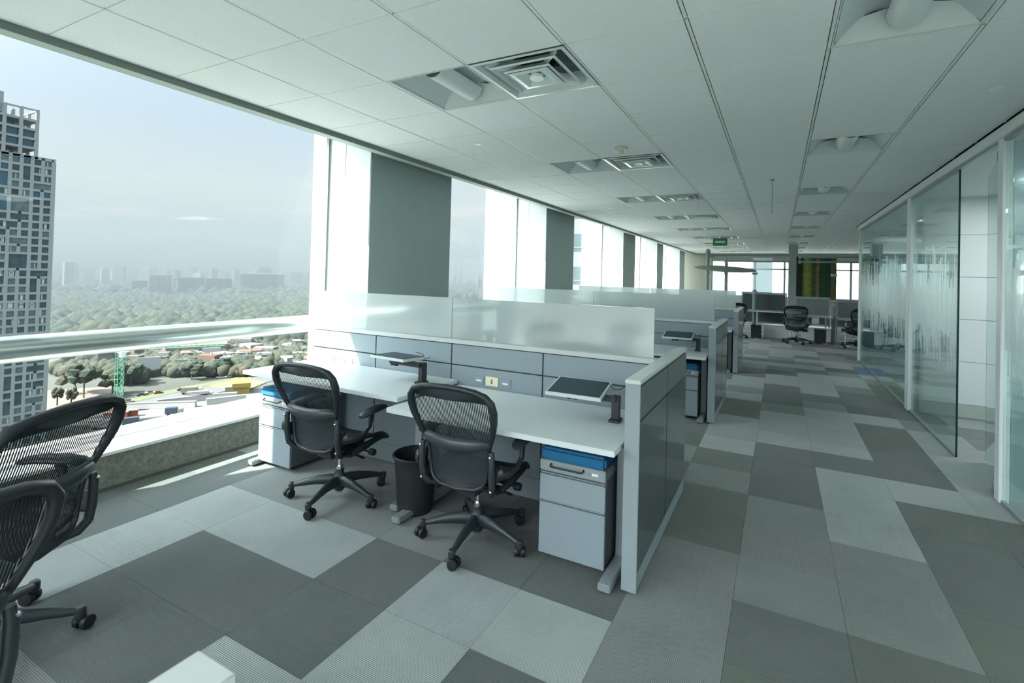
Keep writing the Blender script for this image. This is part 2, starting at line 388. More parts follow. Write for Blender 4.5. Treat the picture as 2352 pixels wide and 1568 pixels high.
# blind pocket lip along the window wall
bm = bx(B(), I0 - 0.092, I0 - 0.004, -2.3, YE, H - 0.045, H - 0.040)
struct('trim_1', bm, mat('soffit_lip_paint', (0.42, 0.48, 0.45), 0.6), label='thin pale lip under the edge of the ceiling above the windows')
bm = bx(B(), I0 - 0.006, I0 - 0.001, -2.3, YE, H - 0.045, H - 0.001); bx(bm, I0 - 0.097, I0 - 0.092, -2.3, YE, H - 0.045, HEAD)  # fascia turned away from the windows; its shade is put into the dark colour
struct('trim_2', bm, mat('fascia_shade_tone', (0.16, 0.20, 0.18), 0.7), label='dark green grey strip between ceiling and window lip, shade put into its colour')
struct('roof_slab', bx(B(), GX - 0.02, -3.46, -2.3, YE, HEAD, HEAD + .25), mat('concrete_soffit', (.22, .25, .23), .9))

# sill wall
bm = bx(B(), -4.42, -4.20, -2.3, YE, -0.3, 0.250)
wl = struct('wall_left', bm, CONC, label='low rough stone sill wall under the long window')
bm = bx(B(), GX - .02, -4.185, -2.3, YE, 0.250, 0.272); bx(bm, GX - .02, -4.36, -2.3, YE, 0.272, 0.292); bx(bm, GX - .02, -4.44, -2.3, YE, .292, .33)
struct('window_sill', bm, SILLW, wl, 'white stepped sill board on the stone wall')
struct('baseboard_left', bx(B(), -4.20, -4.192, -2.3, YE, 0, 0.022), mat('dark_base_strip', (.10, .10, .08), .8))

# columns, outer piers, windows, rail
for n, (a, b) in enumerate(COLS):
    c = struct('column', bx(B(), GX + .02, -3.80, a, b, -0.02, HEAD), WHITE, label='square white sided column with grey face by the window wall')
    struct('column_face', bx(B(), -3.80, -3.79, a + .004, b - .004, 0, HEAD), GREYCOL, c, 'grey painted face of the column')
    struct('reveal_joint', bx(B(), -4.16, -4.155, a - .002, a + .01, .27, HEAD), TRIM, c)
    struct('outer_pier', bx(B(), GX - .32, GX - .03, a + .13, b - .20, -3, 5.5), MARBLE, c, 'pale stone outer pier seen through the glass')
BAYS = [(-2.3, COLS[0][0])] + [(COLS[n][1], COLS[n + 1][0]) for n in range(len(COLS) - 1)]
for n, (a, b) in enumerate(BAYS):
    fr = B()
    for y in (a + .028, b - .028):
        bx(fr, GX - .03, GX + .10, y - .026, y + .026, .27, HEAD)
    bx(fr, GX - .03, GX + .05, a, b, .30, .345); bx(fr, GX - .03, GX + .05, a, b, HEAD - .05, HEAD)
    wdw = struct('window_%d' % (n + 1), fr, WHITE_MET)
    struct('mullion_gasket', bx(B(), GX + .085, GX + .101, b - .018, b - .004, .34, HEAD), mat('grey_gasket', (.20, .25, .23), .6), wdw)
    struct('window_pane', bx(B(), GX - .006, GX + .006, a + .05, b - .05, .34, HEAD - .05), GLASS, wdw)
    bm = tube(B(), [(GX + .12, y, 1.035) for y in (a + .002, (a + b) / 2, b - .002)], 0.088, 24)
    struct('guard_rail', bm, mat('satin_rail_metal', (.52, .58, .56), .28, metal=.85), wdw, 'thick round pale rail across the window', smooth=True)

# end wall with the bright windows
bm = bx(B(), -4.5, 9, YE, YE + .2, 2.47, HEAD); bx(bm, -4.5, 9, YE, YE + .2, -0.3, .95)
we = struct('wall_back', bm, mat('end_wall_grey', (.42, .46, .43), .8))
fr = B()
for x in (-3.4, -2.75, -2.1, -.95, 0.2, 1.2, 2.6, 3.7, 5.0, 6.3, 7.6): bx(fr, x - .04, x + .04, YE + .02, YE + .12, .95, 2.47)
bx(fr, -3.8, 9, YE + .02, YE + .12, 2.10, 2.16)
w9 = struct('window_9', fr, mat('window_frame_grey', (.35, .40, .40), .5))
struct('end_pane', bx(B(), -3.8, 9, YE + .06, YE + .07, .95, 2.47), GLASS, w9)
struct('wall_far_left', bx(B(), -4.5, -2.75, YE - .05, YE, 0, H), mat('end_wall_beige', (.44, .46, .38), .8), label='beige end wall beside the last window column')
struct('wall_right', bx(bx(B(), 9.0, 9.2, 12.4, YE + .2, -.3, .7), 9.0, 9.2, 12.4, YE + .2, 2.7, HEAD), WHITE)
fr = B()
for y in range(13, 25, 2): bx(fr, 9.04, 9.12, y - .04, y + .04, .7, 2.7)
w_ = struct('window_30', fr, WHITE_MET); struct('side_pane', bx(B(), 9.08, 9.09, 12.4, YE, .7, 2.7), GLASS, w_)

# office fronts on the right ---------------------------------------
OX = 1.50
bm = bx(B(), OX - .045, OX + .05, -2.3, 12.42, 2.725, H + .002, bev=.004)
hr = struct('trim_3', bm, WHITE_MET, label='white head rail of the glass office fronts')
struct('glazing_channel', bx(B(), OX - .02, OX + .02, -2.3, 12.42, 2.700, 2.725), METAL, hr)
for n, (y0, y1, hw) in enumerate(((4.925, 5.015, .03), (7.86, 8.04, .035), (12.30, 12.42, .03))):
    bm = bx(B(), OX - .025, OX - .025 + .06, y0, y1, 0, 2.73, bev=.003)
    st = struct('trim_%d' % (n + 4), bm, WHITE_MET, label=['white post beside the open glass door', 'white post between the two glass offices', 'far end post of the glass office fronts'][n])
bm = B()
def etched(bm, ya, yb, x, rnd, dens=1.0):
    """vertical etched strips of uneven length, denser at eye height"""
    y = ya
    while y < yb - .004:
        w_ = rnd.choice((.006, .008, .012, .02, .03)); g_ = rnd.choice((.002, .003, .006, .014))
        t = rnd.random(); lo = .95 + .30 * t * t + rnd.choice((0, 0, -.14, -.22, .1)); hi = 1.80 - .28 * rnd.random() ** 2 + rnd.choice((0, 0, .16, .25, -.1))
        bx(bm, x, x + .0015, y, min(y + w_, yb), lo, hi); y += w_ + g_
    bx(bm, x + .003, x + .0045, ya, yb, 1.14, 1.56)
    return bm
rnd = random.Random(3)
GP = [('fixed', 6.02, 7.86), ('fixed', 8.04, 10.2), ('fixed', 10.2, 12.30), ('near', 2.9, 4.925), ('near', 0.6, 2.9)]
for n, (k_, y0, y1) in enumerate(GP):
    p = struct('window_%d' % (n + 10), bx(B(), OX - .006, OX + .006, y0 + .002, y1 - .002, .02, 2.71), OFFGLASS, label='tall clear glass office front panel')
    tag(struct('etched_strip', etched(B(), y0 + .02, y1 - .02, OX - .009, rnd), FILM, p, 'vertical etched lines on the glass'), kind='stuff')
    struct('floor_channel', bx(B(), OX - .012, OX + .012, y0, y1, 0, .022), METAL, p)
struct('glass_edge', bx(B(), OX - .007, OX + .007, 6.008, 6.018, .0, 2.71), GLASSEDGE, bpy.data.objects['window_10'], 'dark green polished edge of the glass')
# swing door, standing open into the office
d = struct('door_1', bx(B(), -.006, .006, .03, .93, .02, 2.62), OFFGLASS, label='frameless glass office door standing open')
d.location = (OX + .0, 5.04, 0); d.rotation_euler = (0, 0, R(-30))
struct('door_patch', bx(bx(B(), -.014, .014, .02, .20, .01, .075, bev=.002), -.014, .014, .02, .14, 2.60, 2.665, bev=.002), METAL, d, 'steel patch fitting of the glass door')
struct('door_edge', bx(B(), -.0065, .0065, .925, .934, .02, 2.62), GLASSEDGE, d)
# inside the offices
BLUEG = frosted('pale_blue_etched_glass', (0.66, 0.84, 0.88), .25, .3, .06, .15)
p = struct('wall_office_near', bx(B(), OX + .05, 3.8, 4.95, 4.965, .02, 2.70), BLUEG, label='pale blue etched glass wall between two offices')
struct('wall_office_far', bx(B(), OX + .12, 3.8, 7.90, 8.0, 0, 2.70), WHITE, label='white panelled wall inside the glass office')
of = bpy.data.objects['wall_office_far']
for n, z in enumerate((.16, .68, 1.20, 1.72, 2.24)):
    struct('wall_panel', bx(B(), OX + .125, 3.78, 7.885, 7.90, z, z + .512), mat('white_wall_panel', (.74, .79, .79), .35), of)
struct('skirting', bx(B(), OX + .12, 3.78, 7.88, 7.90, 0, .15), mat('office_skirting', (.45, .50, .46), .5), of)
struct('wall_office_side', bx(bx(B(), 3.8, 3.9, -2.3, 12.42, -.3, .5), 3.8, 3.9, -2.3, 12.42, 2.68, HEAD), WHITE)
fr = B()
for y in range(-2, 13, 2): bx(fr, 3.82, 3.89, y - .04, y + .04, .5, 2.68)
w_ = struct('window_31', fr, WHITE_MET); struct('side_pane', bx(B(), 3.85, 3.86, -2.3, 12.42, .5, 2.68), GLASS, w_)
struct('wall_office_end', bx(B(), OX + .05, 3.9, 12.32, 12.42, 0, HEAD), BLUEG)

# ceiling lamps added in the offices to brighten the right side
LAMP = bpy.data.materials.new('added_lamp_glow'); LAMP.use_nodes = True
LAMP.node_tree.nodes['Principled BSDF'].inputs['Emission Color'].default_value = (.92, 1, .98, 1); LAMP.node_tree.nodes['Principled BSDF'].inputs['Emission Strength'].default_value = 0.9
for n, (x, y) in enumerate(((2.65, 3.4), (2.65, .6), (2.65, 6.4), (2.65, 10.2))):
    t = thing('added_office_lamp', ['added square lamp in the ceiling of the nearest office', 'added square lamp of the office beside the camera', 'added square lamp above the open glass door office', 'added square lamp of the farthest glass office'][n], 'lamp', (x, y, 2.695), 0, 'lamps added to brighten the office side')
    mk('lamp_frame', bx(bx(bx(bx(B(), -.62, .62, -.32, -.29, -.012, .004), -.62, .62, .29, .32, -.012, .004), -.62, -.59, -.29, .29, -.012, .004), .59, .62, -.29, .29, -.012, .004), WHITE_MET, t)
    mk('diffuser', bx(B(), -.59, .59, -.29, .29, -.006, .002), LAMP, t)
    ld = bpy.data.lights.new('added_office_light', 'AREA'); ld.shape = 'RECTANGLE'; ld.size = 1.1; ld.size_y = .5; ld.energy = 15; ld.color = (.93, 1, .98)
    lo = bpy.data.objects.new('added_office_light', ld); col.objects.link(lo); lo.parent = t; lo.location = (0, 0, -.02)
bpy.data.objects['door_1'].rotation_euler = (0, 0, R(-12))
# ------------------------------------------------------------------ chair
def chair_proto():
    root = thing('task_chair', 'x', 'chair')
    # five legs with twin wheel casters
    for k in range(5):
        a = 2 * PI * k / 5
        bm = tube(B(), [(0.02, 0, .115), (.07, 0, .122), (.14, 0, .118), (.22, 0, .105), (.285, 0, .090), (.325, 0, .082)],
                  [(.030, .040), (.028, .038), (.024, .031), (.021, .024), (.018, .018), (.015, .014)], 10)
        lathe(bm, [(.019, .060), (.021, .068), (.021, .094), (.015, .100)], 14, Matrix.Translation((.328, 0, 0)))
        leg = mk('leg', bm, GRAPH, root, True); leg.rotation_euler = (0, 0, a)
        bm = B(); M0 = Matrix.Translation((.328, 0, .030)) @ Matrix.Rotation(R(50 + 35 * k), 4, 'Z') @ Matrix.Translation((.016, 0, 0))
        for s in (-1, 1):
            MM = M0 @ Matrix.Translation((0, s * .018, 0)) @ Matrix.Rotation(PI / 2, 4, 'X')
            lathe(bm, [(.018, -.013), (.027, -.012), (.030, -.007), (.030, .007), (.027, .012), (.018, .013)], 20, MM)
        lathe(bm, [(.006, -.02), (.006, .02)], 8, M0 @ Matrix.Rotation(PI / 2, 4, 'X'))
        lathe(bm, [(.012, .035), (.017, .052), (.012, .066)], 12, Matrix.Translation((.328, 0, 0)))
        mk('caster', bm, RUBBER, leg, True)
    bm = lathe(B(), [(.030, .050), (.038, .062), (.044, .10), (.046, .135), (.036, .155), (.030, .175), (.030, .20)], 24)
    mk('base_hub', bm, GRAPH, root, True)
    bm = lathe(B(), [(.024, .035), (.024, .22)], 18); lathe(bm, [(.013, .22), (.013, .34)], 16)
    mk('gas_lift', bm, CHROME, root, True)
    # tilt mechanism
    bm = bx(B(), -.075, .075, -.15, .13, .315, .375, bev=.012); bx(bm, -.05, .05, .10, .20, .33, .375, bev=.01)
    bx(bm, -.20, .20, -.12, -.05, .34, .375, bev=.01); bx(bm, -.19, .19, .05, .10, .345, .38, bev=.01)
    mk('tilt_mechanism', bm, BLACK, root, True)
    bm = tube(B(), [(.07, .06, .345), (.17, .06, .335), (.215, .06, .335)], .008, 8); lathe(bm, [(.012, -.025), (.022, -.02), (.024, .0), (.022, .02), (.012, .025)], 16, Matrix.Translation((.235, .06, .335)) @ Matrix.Rotation(PI / 2, 4, 'Y'))
    mk('tilt_knob', bm, BLACK, root, True)
    bm = tube(B(), [(.07, -.02, .34), (.18, -.02, .325), (.24, -.03, .322)], [.007, .007, (.014, .006)], 8)
    mk('height_lever', bm, BLACK, root, True)
    # seat
    def sy(t): return -.215 + .455 * t
    rows = []
    n = 14
    for i in range(n + 1):
        t = i / n; wd = .215 + .035 * math.sin(PI * min(1, t * 1.2) / 2) - .02 * max(0, t - .8) * 5
        fr_ = .44 + .015 * (1 - t) - .0 + (-.055 * max(0, (t - .72) / .28) ** 2)
        r = []
        for k in range(13):
            u = -1 + 2 * k / 12
            r.append((wd * u, sy(t) - .02 * u * u * (1 if t > .5 else -1), fr_ - .022 * (1 - u * u) * (1 if t < .85 else .6) + .012 * u ** 4))
        rows.append(r)
    mk('seat_mesh', loft(B(), rows), MESHL, root, True)
    rim = [rows[0][k] for k in range(13)] + [rows[i][12] for i in range(1, n + 1)] + [rows[n][k] for k in range(11, -1, -1)] + [rows[i][0] for i in range(n - 1, 0, -1)]
    mk('seat_frame', tube(B(), rim, (.016, .013), 8, closed=True), BLACK, root, True)
    bm = B()
    for s in (-1, 1): tube(bm, [(s * .20, -.10, .36), (s * .235, -.02, .40), (s * .245, .10, .42), (s * .235, .18, .41)], [(.014, .02), (.016, .028), (.014, .02), (.01, .012)], 8)
    mk('seat_support', bm, BLACK, root, True)
    # back: an hourglass shaped frame, wide crest, narrow waist
    half = [(0, -.375, .985), (.09, -.374, .982), (.17, -.368, .972), (.225, -.358, .952), (.256, -.345, .915), (.264, -.33, .865), (.258, -.312, .81),
            (.243, -.292, .755), (.224, -.272, .70), (.207, -.256, .655), (.196, -.246, .61), (.190, -.240, .56), (.186, -.236, .51), (.178, -.236, .46), (.155, -.240, .425), (.11, -.246, .405), (0, -.252, .395)]
    rads = [(.021, .016), (.021, .016), (.022, .017), (.024, .019), (.025, .020), (.025, .020), (.023, .019), (.020, .017), (.017, .015), (.013, .012), (.011, .011), (.010, .010), (.010, .010), (.011, .010), (.012, .011), (.013, .012), (.013, .012)]
    ring = half + [(-x, y, z) for x, y, z in half[-2:0:-1]]; rr = rads + rads[-2:0:-1]
    mk('back_frame', tube(B(), ring, [(r[1], r[0]) for r in rr], 12, closed=True, upv=Vector((0, -1, 0.25))), BLACK, root, True)
    # crest: the solid web under the top rail
    top = []; bot = []
    for k in range(17):
        u = -1 + 2 * k / 16; x = .235 * u
        zt = .975 - .03 * abs(u) ** 3 - .012 * u * u; yt = -.372 + .03 * u * u
        top.append((x, yt, zt)); bot.append((x * .97, yt + .022, zt - .030 - .038 * math.cos(u * PI / 2) ** 0.8 if abs(u) < .999 else zt - .03))
    rows = [top, [((a[0] + b[0]) / 2, (a[1] + b[1]) / 2 - .006, (a[2] + b[2]) / 2) for a, b in zip(top, bot)], bot, [(b[0], b[1] + .012, b[2] + .004) for b in bot], [(a[0], a[1] + .016, a[2]) for a in top]]
    mk('back_crest', loft(B(), rows), GRAPH, root, True)
    def span(z):
        for (x0, y0, z0), (x1, y1, z1) in zip(half, half[1:]):
            if z1 <= z <= z0: t = (z0 - z) / (z0 - z1 + 1e-9); return x0 + (x1 - x0) * t, y0 + (y1 - y0) * t
        return half[-1][0], half[-1][1]
    def panel(z0, z1, m=12, bulge=.03):
        rows = []
        for i in range(m + 1):
            z = z0 + (z1 - z0) * i / m; x, y = span(z); rows.append([(x * (-1 + 2 * k / 10), y + .004 - bulge * (1 - (-1 + 2 * k / 10) ** 2) * (1 if bulge > 0 else 1), z) for k in range(11)])
        return loft(B(), rows)
    mk('upper_back_mesh', panel(.95, .665, 12, .012), MESHU, root, True)
    mk('lower_back_mesh', panel(.665, .405, 10, .020), MESHL, root, True)
    # lumbar pad
    bm = tube(B(), [(-.215, -.262, .672), (-.18, -.285, .676), (-.10, -.300, .662), (0, -.306, .655), (.10, -.300, .662), (.18, -.285, .676), (.215, -.262, .672)],
              [(.012, .016), (.020, .030), (.022, .037), (.022, .040), (.022, .037), (.020, .030), (.012, .016)], 12, upv=Vector((0, 0, 1)))
    mk('lumbar_pad', bm, GRAPH, root, True)
    for s in (-1, 1):
        bm = tube(B(), [(s * .222, -.262, .635), (s * .226, -.266, .60), (s * .226, -.262, .50), (s * .224, -.250, .43), (s * .205, -.225, .392), (s * .17, -.16, .368), (s * .12, -.09, .360)],
                  [(.014, .016), (.017, .019), (.018, .020), (.018, .020), (.019, .020), (.020, .020), (.016, .016)], 10, upv=Vector((0, 1, 0)))
        sp_ = mk('back_support', bm, GRAPH, root, True)
        bm = B()
        for z, y in ((.615, -.287), (.425, -.270)): lathe(bm, [(.007, -.004), (.007, .004), (.004, .006)], 10, Matrix.Translation((s * .226, y, z)) @ Matrix.Rotation(PI / 2, 4, 'X'))
        mk('bolt', bm, CHROME, sp_, True)
        # arm rest
        bm = tube(B(), [(s * .235, -.225, .50), (s * .262, -.215, .51), (s * .285, -.17, .50), (s * .305, -.11, .515), (s * .312, -.06, .56), (s * .308, -.04, .635)],
                  [(.020, .030), (.022, .034), (.018, .024), (.014, .018), (.013, .016), (.016, .024)], 10)
        bx(bm, s * .238 - .012, s * .238 + .012, -.25, -.20, .46, .55, bev=.006)
        ar = mk('arm_support', bm, BLACK, root, True)
        bm = tube(B(), [(s * .318, -.150, .640), (s * .316, -.13, .648), (s * .310, -.06, .656), (s * .300, .03, .658), (s * .288, .10, .652), (s * .282, .125, .645)],
                  [(.022, .010), (.036, .018), (.043, .021), (.042, .020), (.034, .016), (.018, .008)], 14)
        mk('arm_pad', bm, GRAPH, ar, True)
    bm = lathe(B(), [(.012, -.012), (.024, -.010), (.026, .0), (.024, .010), (.012, .012)], 18, Matrix.Translation((-.262, -.245, .53)) @ Matrix.Rotation(PI / 2, 4, 'Y') @ Matrix.Scale(1.6, 4, (1, 0, 0)))
    mk('arm_height_knob', bm, GRAPH, root, True)
    return root
ch0 = chair_proto()
def place_chair(x, y, rz, label, base=0.0, first=[1], group='black mesh task chairs'):
    c = ch0 if first else dup(ch0, label)
    if first: first.clear()
    c.location = (x, y, 0); c.rotation_euler = (0, 0, R(rz)); c['label'] = label; c['group'] = group
    return c
CH = [(-2.74, 2.535, 3, 'black mesh task chair between waste bin and sunlit drawer unit', -149), (-1.60, 2.56, 3, 'black mesh task chair at the desk right of the waste bin', -154),
      (-2.87, .77, 117, 'black mesh task chair nearest the stone sill, its back to the camera', 57), (-2.03, .26, 110, 'black chair cut off by the lower left picture corner', 30),
      (0.42, 14.75, -6, 'far dark task chair at the desk under the green wall print', 10), (1.72, 14.75, 18, 'far task chair beside the end of the glass front', 0),
      (-1.10, 15.0, 10, 'far dark chair hidden behind the last partition', 20)]
def build_chairs():
    out = []
    for x, y, rz, lb, ba in CH: out.append((x, y, rz, lb, ba))
    for n, (x, y, rz, lb, ba) in enumerate(out):
        c = place_chair(x, y, rz, lb)
        if n in (2, 3): c.scale = (1.04, 1.04, 1.04)
        off = R(ba - rz)
        k = 0
        for ch in c.children:
            if ch.name.split('.')[0] == 'leg': ch.rotation_euler = (0, 0, off + 2 * PI * k / 5); k += 1
build_chairs()

# ------------------------------------------------------------------ workstations
PX0, PX1, EP0, EP1 = -3.86, -0.69, -0.69, -0.612
def partition_end(y0, label):
    """the 1.08 m high panel that closes a row towards the aisle"""
    t = thing('aisle_partition', label, 'partition', (EP0, y0, 0), 0, 'end panels along the aisle')
    w_ = EP1 - EP0; Ln = 1.40
    bm = bx(B(), 0, w_, 0, .012, .012, 1.060, bev=.002); mk('edge_post', bm, TRIM, t)
    bm = bx(B(), .010, w_ - .012, .012, Ln - .004, .02, 1.055); mk('frame', bm, TRIMD, t)
    bm = bx(B(), -.002, w_ + .002, -.002, Ln, 1.060, 1.080, bev=.0025); mk('top_cap', bm, CAPL, t)
    bm = bx(B(), 0, w_ - .004, .012, Ln, .012, .105, bev=.002); bx(bm, w_ - .004, w_ - .001, .012, .69, .098, .106); bx(bm, w_ - .004, w_ - .001, .712, Ln, .098, .106); mk('kick_plate', bm, TRIM, t)
    for a, b in ((.016, .692), (.708, Ln - .006)):
        mk('panel_tile', bx(B(), w_ - .012, w_ - .001, a, b, .878, 1.045, bev=.0015), PANELS, t)
        mk('panel_tile', bx(B(), w_ - .012, w_ - .001, a, b, .112, .870, bev=.0015), PANELG, t)['label'] = 'glossy dark grey panel'
        mk('panel_tile', bx(B(), .001, .010, a, b, .112, 1.045, bev=.0015), PANEL, t)
    return t
def spine(y, label, n=4):
    t = thing('desk_partition', label, 'partition', (0, y, 0), 0, 'low partitions behind the desks')
    wd = (PX1 - PX0) / n
    mk('core_frame', bx(B(), PX0, PX1, -.028, .028, .02, 1.045), DARKSLOT, t)
    mk('top_rail', bx(B(), PX0 - .004, PX1 - .002, -.045, .045, 1.050, 1.082, bev=.004), CAPL, t)
    mk('base_rail', bx(B(), PX0, PX1, -.034, .034, .0, .145, bev=.002), TRIM, t)
    for k in range(n):
        a = PX0 + k * wd + .005; b = PX0 + (k + 1) * wd - .005
        for s, f in ((-1, (-.040, -.028)), (1, (.028, .040))):
            mk('panel_tile', bx(B(), a, b, f[0], f[1], .892, 1.044, bev=.0015), PANEL, t)
            mk('panel_tile', bx(B(), a, b, f[0], f[1], .52, .882, bev=.0015), PANEL, t)
            mk('panel_tile', bx(B(), a, b, f[0], f[1], .150, .512, bev=.0015), PANEL, t)
        if k in (0, 2):
            cx = (a + b) / 2 - .02 if k == 2 else a + .36
            for dx, m_, nm in ((0, IVORY, 'socket_plate'), (-.115, PANEL, 'outlet_plate'), (.115, PANEL, 'outlet_plate')):
                p_ = mk(nm, bx(B(), cx + dx - (.055 if not dx else .045), cx + dx + (.055 if not dx else .045), -.046, -.040, .795 - (.034 if not dx else .030), .795 + (.034 if not dx else .030), bev=.002), m_, t)
                if not dx:
                    mk('red_port', bx(B(), cx - .007, cx + .006, -.048, -.046, .797, .811), RED, p_); mk('blue_port', bx(B(), cx - .006, cx + .007, -.048, -.046, .780, .793), BLUES, p_)
                else: mk('port_insert', bx(B(), cx + dx - .022, cx + dx + .022, -.0475, -.046, .786, .798), WHITE_MET, p_)
    return t
def screen(y, a, b, label):
    s = mk('frosted_screen', bx(B(), a, b, -.006, .006, 1.083, 1.405, bev=.0015), FROST, loc=(0, y, 0))
    return tag(s, label, 'screen', 'frosted glass screens on the partitions')
def desk(x0, x1, y0, y1, z, label, feet=True, flip=1):
    t = thing('desk', label, 'desk', ((x0 + x1) / 2, y0, 0), 0, 'white desks along the partitions'); h = (x1 - x0) / 2; d_ = y1 - y0
    mk('desktop', bx(B(), -h, h, 0, d_, z - .030, z, bev=.003), LAM, t)
    for s in (-1, 1):
        xx = s * (h - .055)
        mk('leg', bx(B(), xx - .030, xx + .030, d_ / 2 - .05, d_ / 2 + .05, .04, z - .055, bev=.003), METAL, t)
        mk('foot', bx(B(), xx - .034, xx + .034, .05, d_ - .06, .010, .048, bev=.006), METAL, t)
        mk('top_bracket', bx(B(), xx - .02, xx + .02, d_ / 2 - .25, d_ / 2 + .25, z - .055, z - .031), METAL, t)
        for g_ in (.09, d_ - .10): mk('glide', bx(B(), xx - .02, xx + .02, g_ - .02, g_ + .02, 0, .010), BLACK, t)
    mk('crossbar', bx(B(), -h + .05, h - .05, d_ / 2 - .02, d_ / 2 + .02, z - .09, z - .055), METAL, t)
    return t
def pedestal(x, y, label):
    """mobile drawer unit with a seat cushion; x is its left side, y its front"""
    t = thing('drawer_unit', label, 'cabinet', (x, y, 0), 0, 'drawer units with blue cushions'); W = .385; D = .50
    mk('body', bx(B(), 0, W, .02, D, .035, .545, bev=.004), mat('slate_cabinet_side', (.10, .125, .14), .45), t)
    dr = mk('drawer', bx(B(), 0, W, 0, .02, .035, .325, bev=.002), PANEL, t); mk('finger_pull', bx(bx(B(), .002, W - .002, -.006, 0, .318, .325, bev=.001), .002, W - .002, -.006, 0, .333, .338, bev=.001), PANEL, dr)
    dr = mk('drawer', bx(B(), 0, W, 0, .02, .335, .480, bev=.002), PANEL, t); mk('finger_pull', bx(bx(B(), .002, W - .002, -.006, 0, .474, .480, bev=.001), .002, W - .002, -.006, 0, .488, .493, bev=.001), PANEL, dr)
    mk('top_frame', bx(B(), -.001, W + .001, -.004, D, .500, .560, bev=.004), METAL, t)
    h = mk('handle', tube(B(), [(.07, -.004, .545), (.07, -.022, .537), (.08, -.026, .534), (.25, -.026, .534), (.262, -.022, .537), (.262, -.004, .545)], .005, 8), BLACK, t, True)
    mk('lock', lathe(B(), [(.009, -.003), (.009, .003)], 12, Matrix.Translation((.295, -.006, .532)) @ Matrix.Rotation(PI / 2, 4, 'X')), CHROME, t)
    mk('name_plate', bx(B(), .310, .345, -.0065, -.004, .526, .538), WHITE_MET, t)
    bm = bx(B(), .002, W - .002, 0, D - .005, .560, .628, bev=.014); mk('cushion', bm, BLUE, t)['label'] = 'blue seat cushion'
    for a, b in ((.05, .06), (W - .05, .06), (.05, D - .06), (W - .05, D - .06)):
        mk('caster', lathe(B(), [(.012, -.012), (.017, -.008), (.017, .008), (.012, .012)], 12, Matrix.Translation((a, b, .018)) @ Matrix.Rotation(PI / 2, 4, 'X')), RUBBER, t)
    return t
def tray(x, y, z, label, tilt=R(16), rz=0):
    """laptop tray on a desk clamped arm; x, y is the tray centre"""
    t = thing('laptop_arm', label, 'laptop tray', (x, y, 0), rz, 'tilted laptop trays on black arms')
    M = Matrix.Translation((0, 0, z + .172)) @ Matrix.Rotation(tilt, 4, 'X')
    mk('tray', bx(B(), -.175, .175, -.125, .125, -.010, .010, M, bev=.003), mat('tray_silver', (.62, .67, .67), .4), t)
    mk('tray_mat', bx(B(), -.163, .163, -.112, .112, .010, .013, M, bev=.001), MATTOP, t)
    bm = bx(B(), -.08, .235, -.02, .025, z + .118, z + .152, bev=.004); bx(bm, -.02, .06, -.03, .035, z + .150, z + .166, bev=.004)
    for xx in (-.06, -.02): lathe(bm, [(.016, z + .104), (.018, z + .120)], 12, Matrix.Translation((xx, 0, 0)))
    mk('arm', bm, BLACK, t)
    mk('post', bx(bx(B(), .205, .250, .0, .05, z + .016, z + .152, bev=.004), .195, .26, -.03, .06, z + .001, z + .016, bev=.003), BLACK, t)
    mk('cable', tube(B(), [(.12, .06, z + .215), (.17, .09, z + .20), (.20, .07, z + .175), (.24, .08, z + .18), (.265, .06, z + .20)], .0025, 6), BLACK, t, True)
    return t
SY = 3.235
ROWP = 3.40
names_row = ['nearest full desk row', 'second desk row', 'third desk row']
where = ['in the nearest full row', 'in the second row', 'in the third row']
for n in range(3):
    y0 = 2.495 + n * 3.40 + (0 if n == 0 else -.03); dy = y0 - 2.495
    partition_end(y0, ['large grey end panel with dark glossy tiles, nearest the camera', 'grey end panel of the second desk row beside the aisle', 'farthest grey end panel, at the third desk row'][n])
    spine(SY + dy, 'low blue grey partition with panel tiles %s' % where[n])
    screen(SY + dy, PX0 + .03, -2.307, 'left frosted glass screen by the window %s' % where[n])
    screen(SY + dy, -2.300, -.712, 'right frosted glass screen near the aisle %s' % where[n])
    desk(-3.82, -2.20, 2.50 + dy, 3.185 + dy, .775, ['sunlit white desk by the window with its left corner free', 'white window side desk of the second row', 'white window side desk of the third row'][n])
    desk(-2.185, -.705, 2.38 + dy, 3.175 + dy, .742, ['white desk with the blue cushioned drawer unit beneath its right end', 'white aisle side desk of the second row', 'white aisle side desk of the third row'][n])
    if n < 2: tray(-2.58 + (.0 if n == 0 else 0), 2.93 + dy, .775, ['silver laptop tray on a black arm, left on the window side desk', 'laptop tray on the window side desk of the second row'][n], tilt=R(-2), rz=R(-4))
    if n < 2: tray(-1.08, 2.86 + dy, .742, ['silver laptop tray on a black arm close to the large end panel', 'laptop tray on the aisle desk of the second row'][n], tilt=R(12), rz=R(2))
    pedestal(-1.19, 2.565 + dy, ['grey drawer unit with blue cushion beside the large end panel', 'grey drawer unit with blue cushion in the second row', 'grey drawer unit with blue cushion in the third row'][n])
    # the far side of each row
    desk(-3.72, -2.20, 3.285 + dy, 3.93 + dy, .742, 'white desk behind the left screen %s' % where[n])
    desk(-2.185, -.705, 3.285 + dy, 3.93 + dy, .742, 'white desk behind the right screen %s' % where[n])
pedestal(-3.765, 2.62, 'white sunlit drawer unit with pale blue cushion by the window')
partition_end(.405 - 1.40, 'pale capped end panel just inside the lower picture edge')
desk(-2.185, -.705, -.32, .36, .742, 'white desk below the lower picture edge')

